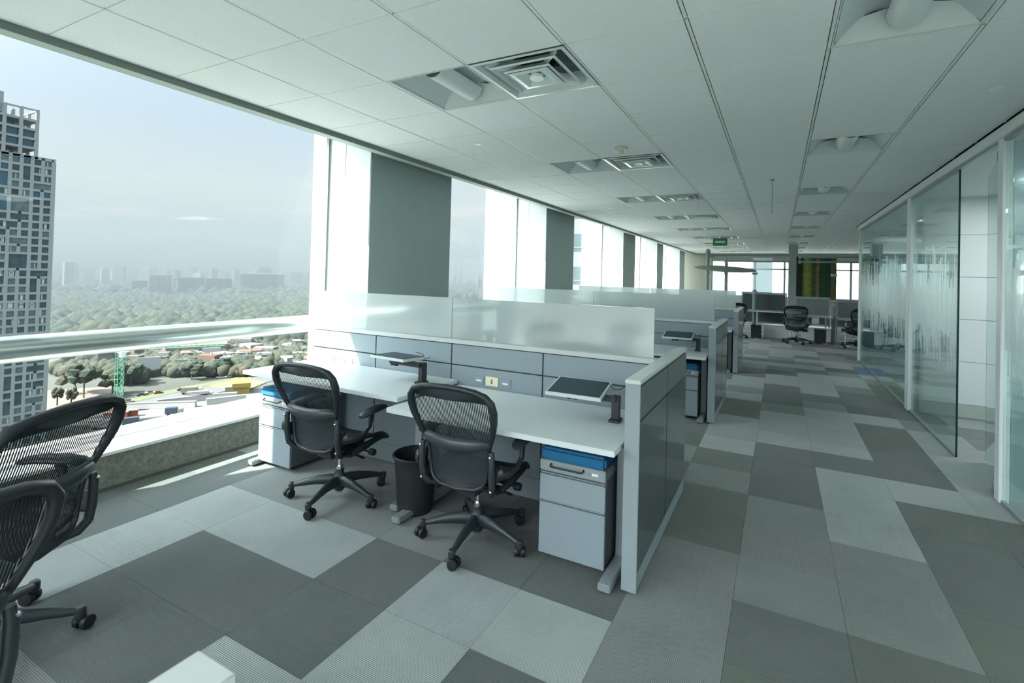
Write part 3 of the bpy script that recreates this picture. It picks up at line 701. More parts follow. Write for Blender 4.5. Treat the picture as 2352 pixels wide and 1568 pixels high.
# waste bin
t = thing('waste_bin', 'black round plastic waste bin between the two black chairs', 'bin', (-2.16, 2.66, 0))
bm = lathe(B(), [(.105, .004), (.112, .0), (.122, .05), (.140, .30), (.150, .372), (.154, .376), (.146, .378), (.136, .30), (.112, .02), (.0, .015)], 36, cap=(True, False))
mk('bucket', bm, mat('bin_black', (.016, .020, .022), .5), t, True)
mk('rim', lathe(B(), [(.149, .360), (.158, .362), (.160, .374), (.153, .380), (.145, .376)], 36, cap=(False, False)), BLACK, t, True)

# ------------------------------------------------------------------ ceiling fixtures
def light_fixture(x, y, label, first=[]):
    if first: return dup(first[0], label, (x, y, H))
    t = thing('ceiling_light', label, 'ceiling light', (x, y, H), 0, 'recessed basket lights'); first.append(t)
    g = G - .02; o_ = .01
    bm = bx(B(), o_, o_ + g, o_, o_ + g, .150, .155)
    for a in ((o_, o_ + .006, o_, o_ + g), (o_ + g - .006, o_ + g, o_, o_ + g), (o_, o_ + g, o_, o_ + .006), (o_, o_ + g, o_ + g - .006, o_ + g)): bx(bm, *a, 0, .152)
    mk('housing', bm, mat('fixture_white', (.68, .74, .74), .45), t)
    bm = B()
    for s in (0, 1):
        rows = []
        for k in range(13):
            u = k / 12; x_ = .02 + .285 * u; z_ = .012 + .118 * math.sin(PI * .5 * min(1, u * 1.5)) ** 1.1 - (.05 * max(0, u - .66) * 3) * .4
            if s: x_ = G - x_
            rows.append([(x_, .02, z_), (x_, G - .02, z_)])
        loft(bm, rows)
    mk('reflector', bm, mat('reflector_satin', (.60, .66, .67), .38), t, True)
    for yy, s in ((.02, 1), (G - .02, -1)):
        bm = B(); loft(bm, [[(.02, yy, .004), (G / 2, yy, .004), (G - .02, yy, .004)], [(.10, yy + s * .05, .10), (G / 2, yy + s * .07, .13), (G - .10, yy + s * .05, .10)]])
        mk('end_baffle', bm, mat('reflector_satin', (.60, .66, .67), .38), t, True)
    bm = B(); rows = []
    for k in range(17):
        a = PI + PI * k / 16; rows.append([(G / 2 + .078 * math.cos(a), .085, .085 + .078 * math.sin(a)), (G / 2 + .078 * math.cos(a), G - .085, .085 + .078 * math.sin(a))])
    loft(bm, rows)
    bk = mk('lamp_basket', bm, mat('perforated_basket', (.70, .75, .75), .45), t, True)
    bm = B()
    for yy in (.088, G - .088):
        c_ = bm.verts.new((G / 2, yy, .085)); pr_ = None
        for k in range(17):
            a = PI + PI * k / 16; v_ = bm.verts.new((G / 2 + .074 * math.cos(a), yy, .085 + .074 * math.sin(a)))
            if pr_: bm.faces.new((c_, pr_, v_))
            pr_ = v_
    mk('basket_end', bm, mat('basket_end_grey', (.12, .14, .14), .6), bk)
    return t
def vent(x, y, label, first=[]):
    if first: return dup(first[0], label, (x, y, H))
    t = thing('air_diffuser', label, 'air vent', (x, y, H), 0, 'square air diffusers'); first.append(t); c = G / 2
    def sq(bm, r0, z0, r1, z1, th=.003):
        a = [(c - r0, c - r0, z0), (c + r0, c - r0, z0), (c + r0, c + r0, z0), (c - r0, c + r0, z0), (c - r0, c - r0, z0)]
        b = [(c - r1, c - r1, z1), (c + r1, c - r1, z1), (c + r1, c + r1, z1), (c - r1, c + r1, z1), (c - r1, c - r1, z1)]
        loft(bm, [a, b]); return bm
    VM = mat('diffuser_white', (.66, .73, .73), .25)
    bm = sq(B(), .297, -.004, .275, -.006); sq(bm, .275, -.006, .262, .012); sq(bm, .262, .012, .225, .085)
    mk('frame', bm, VM, t)
    mk('back_box', sq(sq(B(), .225, .085, .12, .088), .225, .088, .224, .13), mat('diffuser_inner', (.16, .20, .20), .4), t)
    mk('duct', lathe(B(), [(.115, .086), (.115, .16), (.0, .16)], 28, Matrix.Translation((c, c, 0)), cap=(False, False)), DARKSLOT, t, True)
    for r_, z_ in ((.215, -.004), (.150, -.012)):
        bm = sq(B(), r_, z_, r_ - .012, z_ - .007); sq(bm, r_ - .012, z_ - .007, r_ - .060, z_ + .038); sq(bm, r_, z_, r_ - .05, z_ + .042)
        mk('louver_ring', bm, VM, t)
    bm = sq(B(), .128, -.018, .098, -.022); sq(bm, .098, -.022, .04, .004)
    cx_ = mk('centre_cone', bm, VM, t); mk('centre_disc', lathe(B(), [(.0, -.020), (.042, -.020), (.044, -.016), (.040, .004)], 24, Matrix.Translation((c, c, 0)), cap=(False, False)), WHITE_MET, cx_, True)
    bm = B()
    for a in range(4):
        Mz = Matrix.Translation((c, c, 0)) @ Matrix.Rotation(PI / 4 + a * PI / 2, 4, 'Z'); bx(bm, .06, .32, -.002, .002, .0, .04, Mz)
    mk('support_rib', bm, VM, t)
    return t
ordn = ['nearest', 'second', 'third', 'fourth', 'fifth', 'sixth', 'seventh', 'eighth', 'ninth', 'tenth']
q = {'L': 0, 'V': 0, 'Rr': 0}
for (i, j), k in sorted(FIX.items(), key=lambda a: a[0][1]):
    if j < -3: continue
    x, y = I0 + i * G, J0 + j * G
    if k == 'vent': vent(x, y, ('air diffuser behind the camera' if j < 0 else '%s square air diffuser with nested louvers, counted from the camera' % ordn[q['V']])); q['V'] += j > 0
    elif i == 2: light_fixture(x, y, ('basket light behind the camera, window side' if j < 0 else '%s recessed basket light in the row beside the air diffusers' % ordn[q['L']])); q['L'] += j > 0
    else: light_fixture(x, y, ('basket light behind the camera, aisle side' if j < 0 else '%s recessed basket light above the aisle' % ordn[q['Rr']])); q['Rr'] += j > 0
# smoke detector, sprinkler plates, rod, exit sign
t = thing('smoke_detector', 'round cream smoke detector hanging just before the second air diffuser', 'detector', (-1.33, 4.46, H))
mk('base', lathe(B(), [(.060, 0), (.066, -.006), (.062, -.014)], 24), mat('cream_plastic', (.60, .62, .50), .45), t, True)
mk('sensor_cone', lathe(B(), [(.058, -.014), (.034, -.036), (.014, -.050), (.0, -.052)], 24, cap=(False, False)), mat('cream_plastic', (.60, .62, .50), .45), t, True)
mk('status_lens', ball(ball(B(), (-.052, -.02, -.032), .012, 8), (.045, -.02, -.030), .011, 8), WHITE_MET, t, True)
for (x, y), lb in (((-2.51, 3.83), 'flat round sprinkler plate in the ceiling near the window'), ((-2.60, 8.22), 'small round plate in the ceiling above the second desk row'), ((1.152, 3.95), 'flat round sprinkler plate in the ceiling by the glass front')):
    t = thing('sprinkler_plate', lb, 'sprinkler', (x, y, H), 0, 'flat round ceiling plates')
    mk('cover_plate', lathe(B(), [(.0, -.007), (.034, -.007), (.040, -.004), (.041, -.001)], 28, cap=(False, False)), WHITE_MET, t, True)
t = thing('ceiling_rod', 'thin grey rod hanging from the ceiling above the aisle', 'rod', (-.09, 6.5, H))
mk('rod', tube(B(), [(0, 0, 0), (0, 0, -.40)], .004, 8), METAL, t); mk('collar', lathe(B(), [(.022, 0), (.022, -.01), (.006, -.02)], 16), TRIM, t, True)
GREEN = mat('exit_green', (.01, .26, .075), .4)
t = thing('exit_sign', 'green hanging exit sign with a white arrow', 'sign', (-1.50, 14.9, H))
mk('sign_board', bx(B(), -.19, .19, -.012, .012, -.235, -.02, bev=.004), GREEN, t)
bm = bx(B(), -.13, .09, -.016, -.012, -.150, -.105); vs = [bm.verts.new(p) for p in ((.07, -.016, -.085), (.15, -.016, -.1275), (.07, -.016, -.170))]; bm.faces.new(vs)
mk('arrow', bm, mat('sign_white', (.85, .9, .86), .5), t)['label'] = 'white arrow pointing right'
mk('hanger', bx(bx(B(), -.15, -.145, -.002, .002, -.02, 0), .145, .15, -.002, .002, -.02, 0), METAL, t)
t = thing('camera_dome', 'small white dome under the ceiling left of the exit sign', 'dome camera', (-1.72, 14.6, H)); mk('dome', ball(B(), (0, 0, -.03), .055, 14), WHITE_MET, t, True)

# ------------------------------------------------------------------ far work area
FAB = mat('grey_screen_fabric', (.24, .27, .26), .9, noise=.05, nscale=60); FABD = mat('dark_screen_fabric', (.085, .11, .105), .9, noise=.05, nscale=60)
def fscreen(x0, x1, y, z0, z1, m, label):
    t = thing('fabric_screen', label, 'screen', (x0, y, 0), 0, 'low fabric screens of the far desks'); W = x1 - x0
    mk('fabric', bx(B(), .03, W - .03, -.012, .012, z0, z1 - .03), m, t)
    mk('screen_rail', bx(B(), 0, W, -.025, .025, z1 - .03, z1 + .03, bev=.004), METAL, t); mk('lower_rail', bx(B(), 0, W, -.015, .015, z0 - .03, z0, bev=.003), METAL, t)
    for a in (.01, W - .01): mk('leg', bx(B(), a - .015, a + .015, -.015, .015, 0, z1 - .03), METAL, t)
    return t
fscreen(-.98, .20, 15.95, .42, 1.25, FABD, 'dark fabric screen left of the far column')
fscreen(.42, 1.24, 15.85, .46, 1.17, FAB, 'grey fabric screen under the green wall print')
fscreen(1.38, 1.98, 15.7, .46, 1.12, FAB, 'narrow grey fabric screen next to the glass front')
fscreen(2.3, 4.2, 16.6, .42, 1.15, FAB, 'grey fabric screen seen through the glass front')
def ftable(x0, x1, y0, y1, z, label):
    t = thing('round_foot_table', label, 'table', ((x0 + x1) / 2, (y0 + y1) / 2, 0), 0, 'far white tables'); a, b = (x1 - x0) / 2, (y1 - y0) / 2
    mk('table_top', bx(B(), -a, a, -b, b, z - .03, z, bev=.006), LAM, t)
    for s in (-1, 1):
        mk('leg', tube(B(), [(s * a * .62, -b * .5, .02), (s * a * .62, -b * .5, z - .03)], .022, 12), WHITE_MET, t)
        mk('foot', lathe(B(), [(.10, 0), (.11, .006), (.03, .022)], 24, Matrix.Translation((s * a * .62, -b * .5, 0))), WHITE_MET, t, True)
    return t
ftable(-.78, .55, 15.1, 15.8, .78, 'far white table left of the far chair')
ftable(.45, 1.25, 14.95, 15.7, .72, 'far white table right of the far chair')
ftable(1.36, 2.2, 14.7, 15.5, .70, 'small far table beside the glass front')
ftable(2.5, 3.9, 15.2, 16.0, .72, 'white table seen through the glass front')
for x, y, lb in ((-.55, 15.35, 'black box shaped bin under the far table on the left'), (.98, 15.2, 'black bin under the far table by the column')):
    t = thing('box_bin', lb, 'bin', (x, y, 0)); mk('bucket', bx(B(), -.13, .13, -.13, .13, 0, .36, bev=.02), BLACK, t); mk('rim', bx(B(), -.14, .14, -.14, .14, .35, .37, bev=.004), BLACK, t)
for x, y, lb in ((.05, 15.9, 'white low file box under the far table'), (1.0, 16.0, 'white low cabinet behind the far black bin')):
    t = thing('low_box', lb, 'box', (x, y, 0)); mk('body', bx(B(), -.42, .42, -.2, .2, .0, .34, bev=.01), WHITE, t); mk('lid', bx(B(), -.43, .43, -.21, .21, .34, .36, bev=.004), WHITE_MET, t)
t = thing('equipment_box', 'small white box hung under the edge of the far table', 'box', (.86, 15.0, 0)); mk('case', bx(B(), -.08, .08, -.05, .05, .52, .68, bev=.01), WHITE_MET, t)
# structural column and pole system
c = struct('column', bx(B(), .26, .52, 18.0, 18.4, 0, H), mat('far_column_grey', (.40, .46, .46), .7), label='grey far column left of the green print')
POLE = mat('steel_pole', (.20, .27, .27), .35, metal=.3)
def pole(x, y, z1, r, label):
    t = thing('screen_pole', label, 'pole', (x, y, 0), 0, 'steel poles of the far work area')
    mk('shaft', tube(B(), [(0, 0, 0), (0, 0, z1)], r, 12), POLE, t, True)
    mk('collar', lathe(lathe(B(), [(r * 1.6, z1 - .12), (r * 1.6, z1 - .04)], 16), [(r * 1.5, 1.78), (r * 1.5, 1.84)], 16), METAL, t, True)
    mk('foot_plate', lathe(B(), [(.10, 0), (.10, .012), (.04, .02)], 20), METAL, t, True); return t
pole(-1.90, 15.6, 2.52, .045, 'thick steel pole left of the oval canopy'); pole(-1.42, 15.9, 2.25, .035, 'steel pole carrying the oval canopy'); pole(-.62, 15.5, 1.35, .05, 'short steel pole behind the last end panel'); pole(2.02, 15.6, 2.35, .03, 'steel pole at the end of the glass front'); pole(1.30, 15.5, 1.1, .05, 'short pale pole between the grey screens')
def rail(x0, x1, y, z, label):
    t = thing('overhead_rail', label, 'rail', (x0, y, z), 0, 'overhead rails of the far work area'); mk('beam', bx(B(), 0, x1 - x0, -.02, .02, -.025, .025), POLE, t)
    mk('end_clamp', bx(bx(B(), -.03, .03, -.04, .04, -.05, .05), x1 - x0 - .03, x1 - x0 + .03, -.04, .04, -.05, .05), METAL, t); return t
rail(-1.86, .24, 15.85, 2.34, 'upper overhead rail left of the far column'); rail(-1.39, .24, 15.8, 2.17, 'lower overhead rail left of the far column')
rail(.50, 1.98, 15.8, 2.30, 'upper overhead rail right of the far column'); rail(.50, 1.98, 15.8, 2.17, 'lower overhead rail right of the far column')
t = thing('oval_canopy', 'pale oval canopy hovering beside the steel poles', 'canopy', (-1.42, 15.5, 1.93))
mk('canopy_disc', ball(B(), (0, 0, 0), (.86, .46, .06), 28, Matrix.Rotation(R(3), 4, 'Y') @ Matrix.Rotation(R(9), 4, 'X')), mat('canopy_grey', (.30, .34, .29), .7), t, True)
mk('canopy_arm', tube(B(), [(0, .4, .0), (-.02, .1, .06), (0, 0, .05)], .02, 8), POLE, t, True)
# printed hanging screen: vertical green stems
t = thing('green_print', 'hanging wall print of green and ochre vertical stems', 'print', (.46, 17.2, 1.10)); W_ = 1.04; Hh = 1.28
mk('sheet', bx(B(), 0, W_, 0, .01, 0, Hh), mat('print_ground', (.018, .03, .022), .6), t)
for a, b, c_ in ((.02, .14, (.010, .02, .018)), (.17, .40, (.16, .20, .035)), (.22, .33, (.24, .28, .06)), (.42, .58, (.07, .08, .025)), (.50, .58, (.18, .15, .06)), (.61, .74, (.02, .08, .03)), (.76, .86, (.015, .05, .03)), (.86, 1.0, (.10, .12, .035))):
    mk('printed_stem', bx(B(), a * W_, b * W_, -.0015 - .001 * (c_[1] > .1) - .001 * (c_[1] > .25), 0, .01, Hh - .01), mat('stem_%d' % int(c_[0] * 1000 + c_[1] * 100000), c_, .7, noise=.35, nscale=9), t)
mk('top_batten', bx(B(), -.01, W_ + .01, -.01, .02, Hh, Hh + .03), METAL, t)
# blinds / translucent screens against the bright end wall
TR = frosted('translucent_roller_screen', (.80, .88, .92), .4, .4, .02, .4)
for x0, x1, lb in ((-.98, -.25, 'pale translucent roller screen before the end window'),):
    t = thing('roller_screen', lb, 'blind', (x0, 22.5, 1.0)); mk('cloth', bx(B(), 0, x1 - x0, 0, .004, 0, 1.5), TR, t); mk('roller', tube(B(), [(0, 0, 1.52), (x1 - x0, 0, 1.52)], .03, 12), WHITE_MET, t, True)
# ------------------------------------------------------------------ outside: tower, neighbours, city
GZ = -70.0
rn = random.Random(21)
gm = mat('city_ground', (.06, .066, .056), .95, noise=.5, nscale=.012)
g = struct('ground', bx(B(), -9000, 300, -3000, 9000, GZ - 2, GZ), gm, label='hazy valley floor far below the window')
# hills at the horizon
bm = B(); rows = []
for k in range(60):
    a = R(88 + 92 * k / 59); d = 8200
    hgt = 90 + 60 * math.sin(k * .33) + 40 * math.sin(k * .81 + 1) + (420 * math.exp(-((k - 7) / 6.0) ** 2)) + 60 * math.exp(-((k - 30) / 8.0) ** 2)
    rows.append([(d * math.cos(a), d * math.sin(a), GZ - 10), (d * 1.05 * math.cos(a), d * 1.05 * math.sin(a), GZ + hgt * .55), (d * 1.15 * math.cos(a), d * 1.15 * math.sin(a), GZ + hgt)])
struct('hills', loft(B(), rows), mat('hill_green_grey', (.12, .16, .15), .95), label='low hazy mountains on the horizon', smooth='all')

# neighbouring high-rise with a white window grid
TXF = -260.0
TWHITE = mat('tower_white_concrete', (.29, .315, .325), .8, noise=.04, nscale=.5); TGL = mat('tower_blue_glass', (.035, .075, .095), .12, noise=.4, nscale=.4)
tw = thing('high_rise_tower', 'white gridded high rise tower with small square windows', 'building', (TXF, 0, GZ))
PY, PZ = 3.12, 3.12
y1 = 88.9; ncol = 10; nrow = 36; ztop = 43.2 - GZ
bm = bx(B(), -24, -.9, y1 - 32, y1 - .6, 0, ztop - .3)
mk('tower_core', bm, TGL, tw)
openings = {}
wins = []
skip = set()
rw = random.Random(5)
for r_ in range(nrow):
    for c_ in range(ncol):
        if (r_, c_) in skip: continue
        cs, rs = 1, 1; z = rw.random()
        if z < .10 and c_ + 1 < ncol and (r_, c_ + 1) not in skip: cs = 2
        elif z < .15 and r_ + 1 < nrow: rs = 2
        elif z < .175 and c_ + 1 < ncol and r_ + 1 < nrow and (r_, c_ + 1) not in skip: cs = rs = 2
        for a in range(rs):
            for b in range(cs): skip.add((r_ + a, c_ + b))
        wins.append((r_, c_, rs, cs))
# the grid of the facade: piers and beams that stop where windows are merged
own = {}
for n, (r_, c_, rs, cs) in enumerate(wins):
    for a in range(rs):
        for b in range(cs): own[r_ + a, c_ + b] = n
bm = B(); MG = 1.35; PWD = 1.05; PH = .90
def yc(c): return y1 - MG - c * PY       # right side of window column c
def zc(r): return ztop - 1.2 - r * PZ
for c_ in range(ncol + 1):
    for r_ in range(nrow):
        if c_ in (0, ncol) or own.get((r_, c_ - 1)) != own.get((r_, c_)):
            a, b = (yc(c_), yc(c_) + PWD) if c_ else (yc(0), y1)
            bx(bm, -.9, 0, a, b, zc(r_) - PZ, zc(r_))
for c_ in range(ncol):
    for r_ in range(nrow + 1):
        if r_ in (0, nrow) or own.get((r_ - 1, c_)) != own.get((r_, c_)):
            bx(bm, -.9, 0, yc(c_) - PY + PWD, yc(c_), zc(r_), zc(r_) + PH)
bx(bm, -.9, 0, y1 - 32.5, y1, ztop - 1.2 + PH, ztop); bx(bm, -24, -.95, y1 - .6, y1 - .01, 0, ztop - .4); bx(bm, -.9, 0, y1 - 32.5, y1, 0, zc(nrow))
mk('facade_grid', bm, TWHITE, tw)
TG2 = [TGL, mat('tower_pale_glass', (.10, .15, .17), .15, noise=.3, nscale=.6), mat('tower_blue_window', (.04, .11, .17), .1)]
CURT = mat('tower_curtain', (.52, .56, .56), .8)
pcs = {}
for r_, c_, rs, cs in wins[:300]:
    w_, h_ = PY * cs - PWD, PZ * rs - PH; k_ = rw.choice((0, 0, 1, 2 if r_ < 9 else 1))
    if (rs, cs, k_) not in pcs:
        o = mk('window', bx(B(), -.55, -.45, -w_, 0, -h_, 0), TG2[k_], tw); pcs[rs, cs, k_] = o
    else: o = pcs[rs, cs, k_].copy(); col.objects.link(o); o.parent = tw
    o.location = (0, yc(c_), zc(r_))
cb_ = B()
for r_, c_, rs, cs in wins:
    if rw.random() < .22:
        a = rw.random() * (PY * cs - PWD - .6); bx(cb_, -.44, -.40, yc(c_) - a - rw.choice((.25, .4, .7)), yc(c_) - a, zc(r_) - PZ + PH + .1, zc(r_) - .15)
tag(mk('window_curtain', cb_, CURT, tw), kind='stuff')
# window posters with letters, as seen on single panes
def poster(c_, r_, s, off=0.0):
    p = mk('window_poster', bx(B(), -.42, -.38, -1.75, -.35, -2.1, -.1), mat('poster_white', (.50, .57, .58), .7), tw, loc=(0, yc(c_) + off, zc(r_)))
    textmesh('letter', s, 1.9, mat('poster_ink', (.03, .05, .07), .7), p, Matrix.Translation((-.37, -1.05, -1.1)) @ Matrix.Rotation(PI / 2, 4, 'Z') @ Matrix.Rotation(PI / 2, 4, 'X'), .02)
rX = 14
for c_, r_, s in ((3, rX, 'X'), (4, rX, 'M'), (3, rX + 4, '.'), (2, rX + 4, 'M'), (1, rX + 4, 'X'), (4, rX + 4, 'V'), (4, rX - 4, 'E')): poster(c_, r_, s)
# upper open block
y2 = 83.3; bm = B(); zt = 61.5 - GZ; P2 = 4.65; Q2 = 3.62
for k in range(6):
    a = y2 - 1.0 - k * P2
    for xx in (.12, -8, -16): bx(bm, xx - .8, xx, a, a + 1.0, ztop, zt + .1)
for k in range(6):
    z = zt - .5 - k * Q2 if k else zt - .45
    bx(bm, -17, 0, y2 - 24, y2, z - (.75 if k else .0), z + (.1 if k else .45)) if k else bx(bm, -.6, 0, y2 - 24, y2, zt - .6, zt)
bx(bm, -17, -.0, y2 - .8, y2, zt - .6, zt)
mk('crown_frame', bm, TWHITE, tw)
bm = B()
for k, r_ in ((0, 1), (0, 2), (1, 1), (1, 2), (2, 0), (2, 1), (2, 2), (2, 3), (3, 1), (3, 2)):
    a = y2 - 1.0 - (k + 1) * P2 + 1.0; bx(bm, -1.2, -1.0, a, a + P2 - 1.0, zt - .5 - (r_ + 2) * Q2 + .1, zt - .5 - (r_ + 1) * Q2 - .75)
mk('crown_glass', bm, TG2[2], tw)
mk('crown_room', bx(B(), -15, -2, y2 - 24, y2 - 2 * P2 - .4, zt - 3.2, 66.0 - GZ), TWHITE, tw)

# two sunlit neighbours seen through the farther window bays
NW = mat('neighbour_white_wall', (.45, .47, .465), .7, noise=.02, nscale=1)
t = thing('white_tower', 'tall white clad building with a green glass strip', 'building', (-25.0, 40, -40))
mk('wall', bx(B(), 0, 2.9, 0, 9, 0, 70), NW, t)
gl_ = mk('glass_strip', bx(B(), 2.9, 5.2, .5, 9, 0, 70), mat('green_curtain_glass', (.16, .26, .24), .1, noise=.3, nscale=.8), t)
bm = B()
for z in range(0, 70, 3): bx(bm, 2.9, 5.2, .46, .5, z + 1.2, z + 1.28)
mk('transom', bm, TRIM, gl_)
p_ = None
for c_ in range(3):
    for r_ in range(12, 19):
        a = (.05 + c_ * .95, .05 + c_ * .95 + .90); z0 = 1.6 + r_ * 2.85
        if p_ is None: p_ = mk('cladding_panel', bx(B(), 0, .90, -.06, 0, 0, 2.79), NW, t, loc=(a[0], 0, z0))
        else: o = p_.copy(); col.objects.link(o); o.parent = t; o.location = (a[0], 0, z0)
t = thing('white_apartment_block', 'white apartment block with paired small windows', 'building', (-19.5, 45, -60))
mk('wall', bx(B(), 0, 10.5, 0, 14, 0, 75), NW, t)
fw_ = None
for c_, xx in enumerate((1.6, 3.70, 7.7)):
    for r_ in range(-3, 4):
        z = 60 + 4.0 + r_ * 3.2
        if fw_ is None:
            fw_ = mk('window', bx(B(), 0, .88, -.02, .02, .45, 1.75), mat('flat_window_glass', (.16, .22, .24), .15), t, loc=(xx, 0, z)); mk('window_sill', bx(B(), -.06, .94, -.10, -.02, .38, .45), NW, fw_); mk('lower_pane', bx(B(), 0, .88, -.02, .02, 0, .30), mat('flat_window_glass', (.16, .22, .24), .15), fw_)
        else:
            o = copy_tree(fw_, t); o.location = (xx, 0, z)
t = thing('end_facade', 'sunlit white facade beyond the end windows', 'building', (-12, 52, -40))
mk('wall', bx(B(), 0, 60, 0, 10, 0, 75), NW, t)
p_ = None
for r_ in range(8, 18):
    for c_ in range(8):
        if p_ is None: p_ = mk('strip_window', bx(B(), 0, 3.2, -.02, .02, 0, .10), mat('flat_window_glass', (.16, .22, .24), .15), t, loc=(10.5, 0, 39))
        else: o = p_.copy(); col.objects.link(o); o.parent = t; o.location = (8 + c_ * 5.5, 0, 17 + r_ * 2.6)

# named mid-distance buildings: (px left, px right, px top, px foot, rgb, label)
def far_block(name, xl, xr, yt, yf, rgb, label, roof=None, ribs=0, cat='building'):
    a = at_z(xl, yf, GZ); b = at_z(xr, yf, GZ)
    d = math.hypot(a.x, a.y); 
    aa, ab = math.atan2(a.y, a.x), math.atan2(b.y, b.x); r_ = d
    pa = Vector((r_ * math.cos(aa), r_ * math.sin(aa), 0)); pb = Vector((r_ * math.cos(ab), r_ * math.sin(ab), 0))
    # height from the elevation of the top edge
    m_ = (xl + xr) / 2; dv = rt * ((m_ - CX) / F) + up * ((CY - yt) / F) + fw
    h = EYE + dv.z / math.hypot(dv.x, dv.y) * r_ - GZ
    wv = pb - pa; W = wv.length; th = math.atan2(wv.y, wv.x)
    t = thing(name, label, cat, (pa.x, pa.y, GZ), th); dp = min(60, max(14, W * .5))
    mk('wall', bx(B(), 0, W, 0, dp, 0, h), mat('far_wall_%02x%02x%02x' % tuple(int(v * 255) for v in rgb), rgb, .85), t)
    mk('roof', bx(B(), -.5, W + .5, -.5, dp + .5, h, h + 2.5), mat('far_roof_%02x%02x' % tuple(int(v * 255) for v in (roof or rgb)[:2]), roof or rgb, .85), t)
    if ribs:
        for k in range(ribs):
            x = W * (k + .5) / ribs; mk('facade_rib', bx(B(), x - W / ribs * .22, x + W / ribs * .22, -1.5, 0, 2, h - 1), mat('far_rib_%d' % int(rgb[0] * 99), (rgb[0] * .62, rgb[1] * .62, rgb[2] * .66), .85), t)
    return t
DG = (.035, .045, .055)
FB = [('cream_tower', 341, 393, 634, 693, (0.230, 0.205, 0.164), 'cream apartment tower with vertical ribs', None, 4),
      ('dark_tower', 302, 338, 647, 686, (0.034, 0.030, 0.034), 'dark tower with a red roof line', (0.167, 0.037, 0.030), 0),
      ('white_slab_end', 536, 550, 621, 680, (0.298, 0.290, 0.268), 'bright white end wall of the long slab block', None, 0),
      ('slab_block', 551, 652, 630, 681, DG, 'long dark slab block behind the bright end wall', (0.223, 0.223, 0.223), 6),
      ('slab_tower', 408, 470, 640, 688, DG, 'dark slab tower right of the cream tower', None, 3),
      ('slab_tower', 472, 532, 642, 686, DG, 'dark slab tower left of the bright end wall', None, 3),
      ('pale_tower', 655, 668, 625, 663, (0.205, 0.193, 0.167), 'pale narrow tower right of the long slab block', None, 0),
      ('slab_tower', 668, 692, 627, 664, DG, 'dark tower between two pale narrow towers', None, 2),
      ('pale_tower', 692, 702, 626, 664, (0.205, 0.193, 0.167), 'second pale narrow tower from the white column', None, 0),
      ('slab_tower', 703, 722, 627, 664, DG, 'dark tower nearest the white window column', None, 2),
      ('orange_house', 145, 156, 670, 693, (0.205, 0.097, 0.037), 'orange building among trees beside the high rise', None, 0),
      ('brick_house', 156, 215, 672, 690, (0.123, 0.082, 0.056), 'long brick building among trees beside the high rise', None, 0),
      ('grey_block', 122, 172, 625, 655, (0.074, 0.082, 0.086), 'hazy grey block next to the high rise', None, 2),
      ('white_tower_block', 396, 402, 640, 690, (0.279, 0.290, 0.283), 'narrow white tower touching the cream tower', None, 0),
      ('white_hall', 452, 500, 731, 739, (0.298, 0.298, 0.290), 'long white roofed hall just above the rail', None, 0),
      ('white_dome_hall', 358, 392, 737, 745, (0.316, 0.316, 0.305), 'white tent roof just above the rail', None, 0),
      ('blue_glass_tower', 1052, 1062, 634, 656, (0.056, 0.082, 0.112), 'blue glass tower between the grey columns', None, 0),
      ('white_office_tower', 1068, 1088, 622, 654, (0.205, 0.216, 0.223), 'pale office tower between the grey columns', None, 2),
      ('grey_office_tower', 1088, 1112, 628, 655, (0.104, 0.115, 0.127), 'grey office tower beside the white clad building', None, 2),
      ('pink_block', 380, 520, 800, 835, (0.156, 0.119, 0.100), 'low rose coloured block below the rail', None, 0),
      ('white_warehouse', 543, 575, 785, 812, (0.316, 0.316, 0.309), 'large white cube building below the rail', None, 0),
      ('ochre_box', 535, 573, 890, 908, (0.205, 0.156, 0.037), 'ochre yellow building by the sunlit sill', None, 0),
      ('grey_bridge_house', 224, 256, 812, 850, (0.112, 0.112, 0.112), 'grey ramp building below the rail', (0.167, 0.130, 0.074), 0)]
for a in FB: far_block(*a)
def billboard(px, pyt, pyb, pf, w_px, label):
    a = at_z(px, pf, GZ); r_ = math.hypot(a.x, a.y); dv = rt * ((px - CX) / F) + up * ((CY - pyt) / F) + fw; dw = rt * ((px - CX) / F) + up * ((CY - pyb) / F) + fw
    zt_ = EYE + dv.z / math.hypot(dv.x, dv.y) * r_; zb_ = EYE + dw.z / math.hypot(dw.x, dw.y) * r_
    W = w_px / F * r_ * 1.25; t = thing('billboard', label, 'billboard', (a.x, a.y, GZ), math.atan2(a.y, a.x) + PI / 2 + PI)
    mk('board', bx(B(), -W / 2, W / 2, -.4, .4, zb_ - GZ, zt_ - GZ), mat('billboard_white', (.36, .38, .39), .6), t)
    mk('mast', tube(B(), [(0, 0, 0), (0, 0, zb_ - GZ)], .7, 8), mat('billboard_mast', (.5, .5, .5), .6), t)
billboard(341, 820, 848, 868, 27, 'white billboard over the trees under the rail'); billboard(484, 798, 808, 850, 24, 'small pale billboard under the rail'); billboard(123, 720, 740, 762, 9, 'white billboard beside the high rise')
